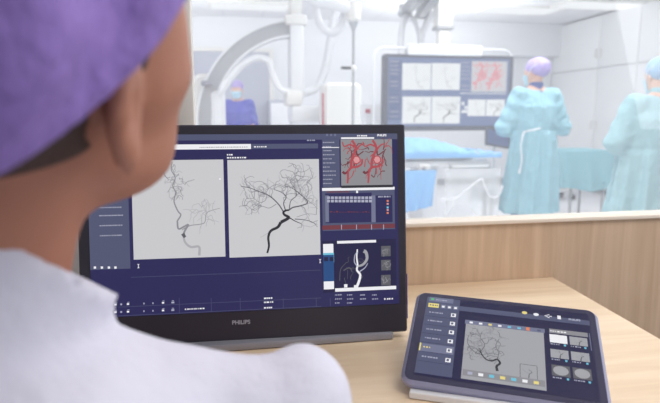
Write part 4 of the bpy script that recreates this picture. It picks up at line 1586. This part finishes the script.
# tubular handle frame
fx0, fx1, fz1 = at(375.5, 60, DY).x, at(514, 60, DY).x, at(400, 47.5, DY).z
fz0 = dc.z - dh / 2 + 0.03
fr = []
r_ = 0.10
fr += [(fx0, DY + 0.05, fz0), (fx0, DY + 0.05, fz1 - r_)]
fr += [(fx0 + r_ - r_ * cos(a), DY + 0.05, fz1 - r_ + r_ * sin(a)) for a in [radians(q) for q in range(10, 91, 16)]]
fr += [(fx1 - r_ + r_ * sin(a), DY + 0.05, fz1 - r_ + r_ * cos(a)) for a in [radians(q) for q in range(0, 91, 15)]]
fr += [(fx1, DY + 0.05, fz0)]
one('handle_frame', lambda b: (b.tube(fr, 0.014, M['white'], 10), b.cyl((fx0, DY + 0.05, fz0 + 0.02), (dc.x - dw / 2 + 0.01, DY + 0.05, fz0 + 0.02), 0.014, M['white']),
                               b.cyl((fx1, DY + 0.05, fz0 + 0.02), (dc.x + dw / 2 - 0.01, DY + 0.05, fz0 + 0.02), 0.014, M['white'])), dis)
mbx0, mbx1 = at(408, 48, DY).x, at(482, 48, DY).x
one('mounting_bar', lambda b: (b.box2((mbx0, DY - 0.02, dc.z + dh / 2 - 0.01), (mbx1, DY + 0.12, at(440, 44.5, DY).z), M['white'], 0.012),
                               b.ball((at(446, 48, DY).x, DY - 0.022, at(446, 47.5, DY).z), 0.010, M['greym'])), dis)
cxa, cxb = at(437.5, 20, DY).x, at(452, 20, DY).x
zz = at(445, 28, DY).z
one('ceiling_column', lambda b: (b.box2((cxa, DY - 0.03, zz), (cxb, DY + 0.12, CEIL - 0.002), M['cream'], 0.006),
                                 b.box2((cxa - 0.01, DY - 0.04, zz - 0.015), (cxb + 0.01, DY + 0.13, zz + 0.02), M['greym'], 0.006),
                                 b.box2((cxa + 0.02, DY - 0.01, dc.z + dh / 2), (cxb - 0.02, DY + 0.10, zz), M['cream'], 0.005)), dis)

# ceiling rails with hoses
def rail(p0, p1, wd, lab):
    p0, p1 = V(p0), V(p1)
    p1.z = p0.z
    t = thing('ceiling_rail', (p0.x, p0.y, CEIL), lab, 'ceiling rail', 'grey ceiling rails left of the display column')
    d = (p1 - p0).normalized()
    s_ = V((-d.y, d.x, 0))
    ln = (p1 - p0).length
    one('beam', lambda b: b.box((p0 + p1) / 2, (ln, wd, 0.10), M['greym'], 0.008, d, s_, V((0, 0, 1))), t)
    one('end_bracket', lambda b: (b.box(p0, (0.05, wd + 0.04, 0.14), M['steel'], 0.008, d, s_, V((0, 0, 1))),
                                  b.cyl(p0 - s_ * 0.08 - V((0, 0, 0.03)), p0 + s_ * 0.08 - V((0, 0, 0.03)), 0.022, M['steel'])), t)
    for q in (0.25, 0.85):
        c = p0.lerp(p1, q)
        one('hanger', lambda b: b.cyl(c, (c.x, c.y, CEIL), 0.018, M['cream']), t)
rail(at(405, 11, 6.3), at(428, 0, 5.2), 0.09, 'grey ceiling rail farther left of the display column')
rail(at(422, 13, 6.2), at(436, 0, 5.2), 0.09, 'grey ceiling rail directly beside the display column')
def hose(pts, r, parent):
    return one('hose', lambda b: b.tube(smooth_path(pts, 8), r, M['hose'], 12), parent)
HY = DY - 0.1
hose([at(407, 15, 6.2), at(403, 24, 6.15), at(401, 38, 6.05), at(402, 55, 5.9), at(412, 60, 5.7)], 0.035, dis)
hose([at(433, 12, 6.15), at(427, 22, 6.1), at(422, 36, 6.05), at(421, 55, 5.9), at(430, 60, 5.7)], 0.035, dis)
hose([at(408, 15, 6.2), at(414, 20, 6.15), at(419, 34, 6.05), at(421, 55, 5.9), at(428, 62, 5.7)], 0.025, dis)

# ================================================================== CURVED IMAGING ARM (C-ARM)
CY0 = 5.9
ctr = at(300, 125, CY0)
sc_ = (at(300, 125, CY0) - at(301, 125, CY0)).length
R_o, R_i = 98 * sc_, 86 * sc_
carm = thing('imaging_arm', (ctr.x, CY0, 0), 'large curved C-shaped imaging arm hanging left of the rounded white console', 'imaging arm')

def arc(b, ro, ri, a0, a1, y0, y1, m, n=40):
    vs, fs = [], []
    for i in range(n + 1):
        a = radians(a0 + (a1 - a0) * i / n)
        for r, y in ((ro, y0), (ro, y1), (ri, y1), (ri, y0)):
            vs.append(V((ctr.x + r * cos(a), y, ctr.z + r * sin(a))))
    for i in range(n):
        for k in range(4):
            j = (k + 1) % 4
            fs.append((4 * i + k, 4 * i + j, 4 * i + 4 + j, 4 * i + 4 + k))
    fs += [(3, 2, 1, 0), tuple(4 * n + k for k in range(4))]
    b.add(vs, fs, m)
one('curved_arm', lambda b: (arc(b, R_o + 0.022, R_o, 96, 225, CY0 - 0.11, CY0 + 0.11, M['white']),
                             arc(b, R_o, R_i, 96, 225, CY0 - 0.09, CY0 + 0.09, M['greym']),
                             arc(b, R_i, R_i - 0.02, 96, 225, CY0 - 0.11, CY0 + 0.11, M['white'])), carm)
cx0, cx1 = at(289, 60, CY0).x, at(302.5, 60, CY0).x
one('carriage', lambda b: (b.box2((cx0, CY0 - 0.14, at(295, 100, CY0).z), (cx1, CY0 + 0.14, at(295, 16, CY0).z), M['white'], 0.02),
                           b.box2((cx0 - 0.05, CY0 - 0.16, at(295, 27, CY0).z), (cx1 + 0.03, CY0 + 0.16, at(295, 17, CY0).z), M['cream'], 0.02)), carm)
one('detector', lambda b: (b.box2((at(284, 60, CY0).x, CY0 - 0.18, at(290, 106, CY0).z), (at(300, 60, CY0).x, CY0 + 0.18, at(290, 91, CY0).z), M['cream'], 0.03),
                           b.box2((at(289, 60, CY0).x, CY0 - 0.2, at(290, 122, CY0).z), (at(322, 60, CY0).x, CY0 + 0.2, at(290, 106, CY0).z), M['white'], 0.03)), carm)
one('support_post', lambda b: b.box2((cx0 + 0.01, CY0 - 0.10, at(295, 16, CY0).z - 0.02), (cx1 - 0.01, CY0 + 0.10, CEIL - 0.002), M['cream'], 0.01), carm)
one('hand_grip', lambda b: (b.box(at(207, 84, CY0) + V((0, -0.14, 0)), (0.10, 0.06, 0.05), M['silver'], 0.01),), carm)
def pod(px0, py0, px1, py1, y, name, m, par):
    a, c = at(px0, py1, y), at(px1, py0, y)
    def f(b):
        b.slab(V(((a.x + c.x) / 2, y - 0.12, (a.z + c.z) / 2)), c.x - a.x, c.z - a.z, 0.24, min(c.x - a.x, c.z - a.z) * 0.4, M[m], eX, eY, eZ, 8, 0.04)
    return one(name, f, par)
pod(212, 90, 225, 150, CY0, 'tube_housing', 'white', carm)
pod(196, 74, 213, 150, CY0 + 0.3, 'counterweight', 'cream', carm)
hs = one('cable_sleeve', lambda b: b.tube(smooth_path([at(x, y, CY0 - 0.1) for x, y in ((218, 97), (226, 84), (240, 67), (256, 58), (269, 62), (273, 76), (280, 89), (291, 92))], 6), 0.036, M['white'], 14), carm)
hose([at(x, y, CY0 + 0.05) for x, y in ((303, 93), (316, 88), (325, 70), (330, 45), (334, 20), (340, 1))], 0.045, carm)

# ceiling-hung arm with drip pole
PY = 4.9
arm_ = thing('suspended_boom', tuple(at(330, 3, PY)), 'white ceiling support arm holding the thin vertical pole with a black clamp', 'boom')
jz = at(353, 13, PY)
zt = at(316, -8, PY)
one('arm_beam', lambda b: (b.tube([at(300, -10, PY), at(318, 1, PY), at(336, 4, PY), at(352, 10, PY)], [0.055, 0.06, 0.055, 0.05], M['white'], 16),
                           b.cyl(at(300, -10, PY), V((at(300, -10, PY).x, PY, CEIL)), 0.05, M['white'])), arm_)
one('joint', lambda b: (b.tube([at(353.5, 3, PY), at(353.5, 6, PY), at(353.5, 20, PY), at(353.5, 22, PY)], [0.05, 0.062, 0.062, 0.045], M['cream'], 20),
                        b.tube([at(353.5, 22, PY), at(353.5, 30, PY)], [0.044, 0.014], M['steel'], 20)), arm_)
pole_x, pole_b = at(353.5, 30, PY).x, at(353.5, 150, PY).z
one('pole', lambda b: b.cyl((pole_x, PY, at(353.5, 29, PY).z), (pole_x, PY, pole_b), 0.0125, M['greym'], 12), arm_)
hp = at(347, 68, PY)
one('clamp', lambda b: (b.box(V((hp.x, PY - 0.005, hp.z)), (0.11, 0.03, 0.024), M['black'], 0.006), b.ball(V((pole_x, PY - 0.01, hp.z)), 0.026, M['cream'])), arm_, label='black clamp handle')
hose([at(x, y, PY + 0.12) for x, y in ((316, -6), (316, 10), (321, 26), (331, 33), (341, 27), (346, 12))], 0.035, arm_)

# rounded white console behind the monitor
con = thing('equipment_console', (at(342, 100, 5.3).x, 5.4, 0), 'rounded white equipment console with a red left edge, behind the thin pole', 'console')
a_, c_ = at(324, 125, 5.3), at(362, 82.5, 5.3)
cm = V(((a_.x + c_.x) / 2, 5.3, (0.25 + c_.z) / 2))
one('housing', lambda b: b.slab(cm, c_.x - a_.x, c_.z - 0.25, 0.3, 0.06, M['cream'], eX, eY, eZ, 8, 0.03), con)
one('edge_trim', lambda b: b.box((a_.x - 0.004, 5.34, cm.z), (0.008, 0.05, c_.z - 0.45), M['redm'], 0.002), con, label='red edge trim')
one('base', lambda b: b.box((cm.x, 5.45, 0.125), (c_.x - a_.x + 0.1, 0.5, 0.25), M['white'], 0.02), con)
# cart near it
cart = thing('equipment_cart', (at(372, 115, 6.6).x, 6.6, 0), 'low white cart with a red button between console and display', 'cart')
a_, c_ = at(364, 125, 6.6), at(380, 104, 6.6)
one('body', lambda b: b.box2((a_.x, 6.5, 0.1), (c_.x, 6.9, c_.z), M['white'], 0.02), cart)
one('button', lambda b: b.box(at(368, 111, 6.49), (0.06, 0.02, 0.05), M['redm'], 0.005), cart, label='red button')
for sx in (0.05, -0.05):
    one('wheel', lambda b: b.cyl(((a_.x if sx > 0 else c_.x) + sx, 6.6, 0.05), ((a_.x if sx > 0 else c_.x) + sx, 6.65, 0.05), 0.048, M['black']), cart)
# low grey cabinet at the far wall
a_, c_ = at(269, 125, 9.0), at(291, 100, 9.0)
lc = thing('low_cabinet', ((a_.x + c_.x) / 2, 9.0, 0), 'low grey cabinet against the far wall beside the grey door', 'cabinet')
one('body', lambda b: b.box2((a_.x, 8.95, 0), (c_.x, OW - 0.08, c_.z), M['doorg'], 0.01), lc)
one('door', lambda b: b.box2((a_.x + 0.03, 8.93, 0.08), (c_.x - 0.03, 8.95, c_.z - 0.05), M['cabinet'], 0.004), lc)
# high wall rail with hooks? -- plain supply cabinet right of the pole
# ================================================================== PATIENT TABLE
TY = 4.55
tab_z = at(440, 165, TY).z
pt = thing('patient_table', (at(425, 165, TY).x, TY, 0), 'white patient table with steel side rail, under the large display', 'patient table')
xl, xr = at(380, 165, TY).x, at(489, 165, TY).x
one('table_top', lambda b: (b.box2((xl - 1.2, TY + 0.012, tab_z - 0.02), (xr, TY + 0.53, tab_z + 0.04), M['white'], 0.02),), pt)
one('mattress', lambda b: b.box2((xl - 1.2, TY + 0.02, tab_z + 0.04), (xr - 0.12, TY + 0.52, tab_z + 0.10), M['sheet'], 0.025), pt)
one('side_rail', lambda b: (b.box2((at(448, 168, TY).x, TY - 0.045, tab_z - 0.035), (xr - 0.01, TY - 0.030, tab_z + 0.015), M['steel'], 0.003),
                            b.box2((at(450, 168, TY).x, TY - 0.052, tab_z - 0.022), (xr - 0.03, TY - 0.045, tab_z + 0.002), M['white'], 0.002)), pt)
one('pedestal', lambda b: (b.box2((at(426, 190, TY).x, TY + 0.08, 0.08), (at(441, 190, TY).x, TY + 0.46, tab_z - 0.02), M['white'], 0.02),
                           b.box2((at(410, 190, TY).x, TY + 0.0, 0.0), (at(470, 190, TY).x, TY + 0.55, 0.09), M['cream'], 0.03)), pt)
one('clamp_block', lambda b: (b.box(at(424, 168, TY - 0.05), (0.10, 0.05, 0.06), M['cream'], 0.01), b.ball(at(424, 168, TY - 0.09), 0.018, M['greym'])), pt)
# blue mound drape
bx0, bx1 = at(385, 150, TY + 0.25).x, at(488, 158, TY + 0.25).x
ztop = at(430, 138, TY + 0.25).z
def blanket(P):
    x, y, z = P[:, 0], P[:, 1] - (TY + 0.27), P[:, 2]
    t = np.clip((x - bx0) / (bx1 - bx0), 0, 1)
    hgt = (tab_z + 0.105) + (ztop - tab_z - 0.105) * np.sin(np.clip(t * 1.12 + 0.18, 0, 1) ** 0.9 * pi) ** 0.8 * np.clip(1 - (np.abs(y) / 0.31) ** 3, 0, 1)
    hgt = hgt + 0.006 * np.sin(x * 40 + y * 20) + 0.004 * np.sin(x * 75 - y * 30)
    d = (z - hgt) * 0.6
    d = np.maximum(d, np.where(np.abs(y) > 0.272, tab_z + 0.03, tab_z + 0.101) - z)
    return np.maximum(np.maximum(d, np.abs(y) - 0.30), np.maximum(bx0 - x, x - bx1))
bd = sculpt('surgical_drape', blanket, (bx0 - 0.03, TY - 0.05, tab_z + 0.05), (bx1 + 0.03, TY + 0.6, ztop + 0.05), 0.013, M['bluedrape'], None, relax=3)
tag(bd, 'light blue drape mounded over the patient table', 'drape', 'light blue drapes')
def hang(b):
    n, m = 26, 10
    x0, x1 = at(392, 180, TY).x, at(431, 180, TY).x
    vs, fs = [], []
    for s in (0, 1):
        for j in range(m + 1):
            for i in range(n + 1):
                u, v = i / n, j / m
                x = x0 + (x1 - x0) * u * (1 - 0.12 * v)
                z = tab_z - 0.03 - v * (0.36 - 0.06 * u)
                y = TY - 0.115 - 0.018 * sin(u * 22 + v * 3) * v - 0.04 * v - s * 0.006
                vs.append(V((x, y, z)))
    N = (n + 1) * (m + 1)
    for s in (0, 1):
        for j in range(m):
            for i in range(n):
                q = (s * N + j * (n + 1) + i, s * N + j * (n + 1) + i + 1, s * N + (j + 1) * (n + 1) + i + 1, s * N + (j + 1) * (n + 1) + i)
                fs.append(q if s else q[::-1])
    b.add(vs, fs, M['bluedrape'])
hd = one('surgical_drape', hang)
tag(hd, 'light blue drape hanging in folds below the patient table edge', 'drape', 'light blue drapes')
# clear plastic cover under the table, tubing
def pl(b):
    n, m = 20, 8
    x0, x1 = at(442, 180, TY).x, at(497, 180, TY).x
    vs, fs = [], []
    for j in range(m + 1):
        for i in range(n + 1):
            u, v = i / n, j / m
            vs.append(V((x0 + (x1 - x0) * u, TY - 0.06 - 0.03 * sin(u * 15 + 2 * v) * v, tab_z - 0.03 - v * (0.42 - 0.1 * sin(u * 5)))))
    for j in range(m):
        for i in range(n):
            fs.append((j * (n + 1) + i, (j + 1) * (n + 1) + i, (j + 1) * (n + 1) + i + 1, j * (n + 1) + i + 1))
    b.add(vs, fs, M['plastic'])
tag(one('plastic_cover', pl), 'clear plastic cover hanging from the patient table rail', 'cover')
tb_ = one('tubing', lambda b: b.tube(smooth_path([at(x, y, TY - 0.12) for x, y in ((440, 200), (455, 198), (466, 190), (481, 179), (484, 184), (490, 196), (498, 196), (503, 186))], 6), 0.008, M['white'], 8))
tag(tb_, 'thin white tubing looping beside the patient table', 'tubing')
# angled grey grille / pedal tray
gx = at(486, 196, TY + 0.35)
gt = thing('floor_stand', (gx.x, gx.y, 0), 'grey slatted stand on the floor below the table end', 'stand')
one('slatted_panel', lambda b: [b.box(gx + V((0, 0, -0.05 + k * 0.026)), (0.36 - 0.02 * k, 0.012, 0.014), M['greym'], 0.002, V((0.97, 0, -0.22)), V((0, 1, 0)), V((0.22, 0, 0.97))) for k in range(5)], gt)
one('post', lambda b: b.cyl((gx.x, gx.y + 0.02, 0), (gx.x, gx.y + 0.02, gx.z + 0.05), 0.02, M['greym']), gt)

# small tilted screen beside the surgeon
q0 = at(498, 138, 4.95)
sm = thing('touch_screen', (q0.x, q0.y + 0.1, 0), 'small tilted touch screen at the gowned surgeon\'s left elbow', 'screen')
ex_ = V((0.97, 0.05, -0.16)).normalized()
eyy = V((0.10, 0.30, 0.95))
eyy = (eyy - ex_ * eyy.dot(ex_)).normalized()
en = ex_.cross(eyy)
one('casing', lambda b: b.slab(q0, 0.26, 0.17, 0.02, 0.012, M['bezel2'], ex_, eyy, en, 5, 0.003), sm)
one('display_glass', lambda b: b.slab(q0 + en * 0.002, 0.225, 0.135, 0.003, 0.004, M['o_dark'], ex_, eyy, en, 3), sm)
one('pole', lambda b: (b.tube([q0 - en * 0.02, V((q0.x + 0.02, q0.y + 0.12, q0.z - 0.12)), V((q0.x + 0.02, q0.y + 0.12, 0.03))], 0.02, M['white'], 12), b.box((q0.x + 0.02, q0.y + 0.12, 0.02), (0.3, 0.3, 0.04), M['white'], 0.01)), sm)

# instrument table with teal drape, between the surgeons
IY = 5.4
i0, i1 = at(566, 152, IY), at(612, 152, IY)
it = thing('instrument_table', ((i0.x + i1.x) / 2, IY + 0.25, 0), 'steel instrument table under a teal drape, between the two gowned surgeons', 'table')
iz = i0.z
one('table_top', lambda b: b.box2((i0.x, IY, iz - 0.03), (i1.x, IY + 0.5, iz), M['steel'], 0.005), it)
for lx in (i0.x + 0.12, i1.x - 0.04):
    for ly in (IY + 0.05, IY + 0.45):
        one('leg', lambda b: b.cyl((lx, ly, 0), (lx, ly, iz - 0.03), 0.014, M['greym']), it)
def tdrape(P):
    cxm, cym = (i0.x + i1.x) / 2, IY + 0.25
    hx, hy = (i1.x - i0.x) / 2 + 0.02, 0.27
    x, y, z = P[:, 0] - cxm, P[:, 1] - cym, P[:, 2]
    t = np.clip((iz - z) / 0.42, 0, 1)
    f = 0.02 * np.sin(x * 26 + 3 * z) + 0.02 * np.sin(y * 24)
    d = np.maximum(np.abs(x) - hx - 0.05 * t - f * t, np.abs(y) - hy - 0.05 * t - f * t)
    d = np.maximum(d, z - iz - 0.012)
    inner = np.maximum(np.maximum(np.abs(x) - hx - 0.05 * t - f * t + 0.012, np.abs(y) - hy - 0.05 * t - f * t + 0.012), z - iz - 0.002)
    d = np.maximum(d, -inner)
    hem = iz - 0.40 - 0.03 * np.sin(x * 9 + 1) + 0.05 * x
    return np.maximum(d, hem - z)
td = sculpt('table_drape', tdrape, (i0.x - 0.14, IY - 0.14, iz - 0.48), (i1.x + 0.14, IY + 0.64, iz + 0.03), 0.008, M['gownd'], None, relax=2)
tag(td, 'teal drape covering the instrument table between the surgeons', 'drape')
# white trolley left of it
w0, w1 = at(553, 160, 7.2), at(581, 152, 7.2)
tr_ = thing('trolley', ((w0.x + w1.x) / 2, 7.3, 0), 'white supply trolley behind the teal draped table', 'trolley')
one('body', lambda b: b.box2((w0.x, 7.2, 0.12), (w1.x, 7.6, w1.z), M['white'], 0.015), tr_)
for k in range(3):
    dz = 0.14 + k * (w1.z - 0.16) / 3
    d = one('drawer', lambda b: b.box2((w0.x + 0.02, 7.185, dz + 0.01), (w1.x - 0.02, 7.2, dz + (w1.z - 0.16) / 3 - 0.01), M['cream'], 0.004), tr_)
    one('handle', lambda b: b.box(((w0.x + w1.x) / 2, 7.175, dz + (w1.z - 0.16) / 6), (0.12, 0.015, 0.015), M['steel'], 0.003), d)
for lx in (w0.x + 0.05, w1.x - 0.05):
    for ly in (7.25, 7.55):
        one('castor', lambda b: (b.ball((lx, ly, 0.045), 0.044, M['black']), b.cyl((lx, ly, 0.06), (lx, ly, 0.125), 0.01, M['steel'])), tr_)
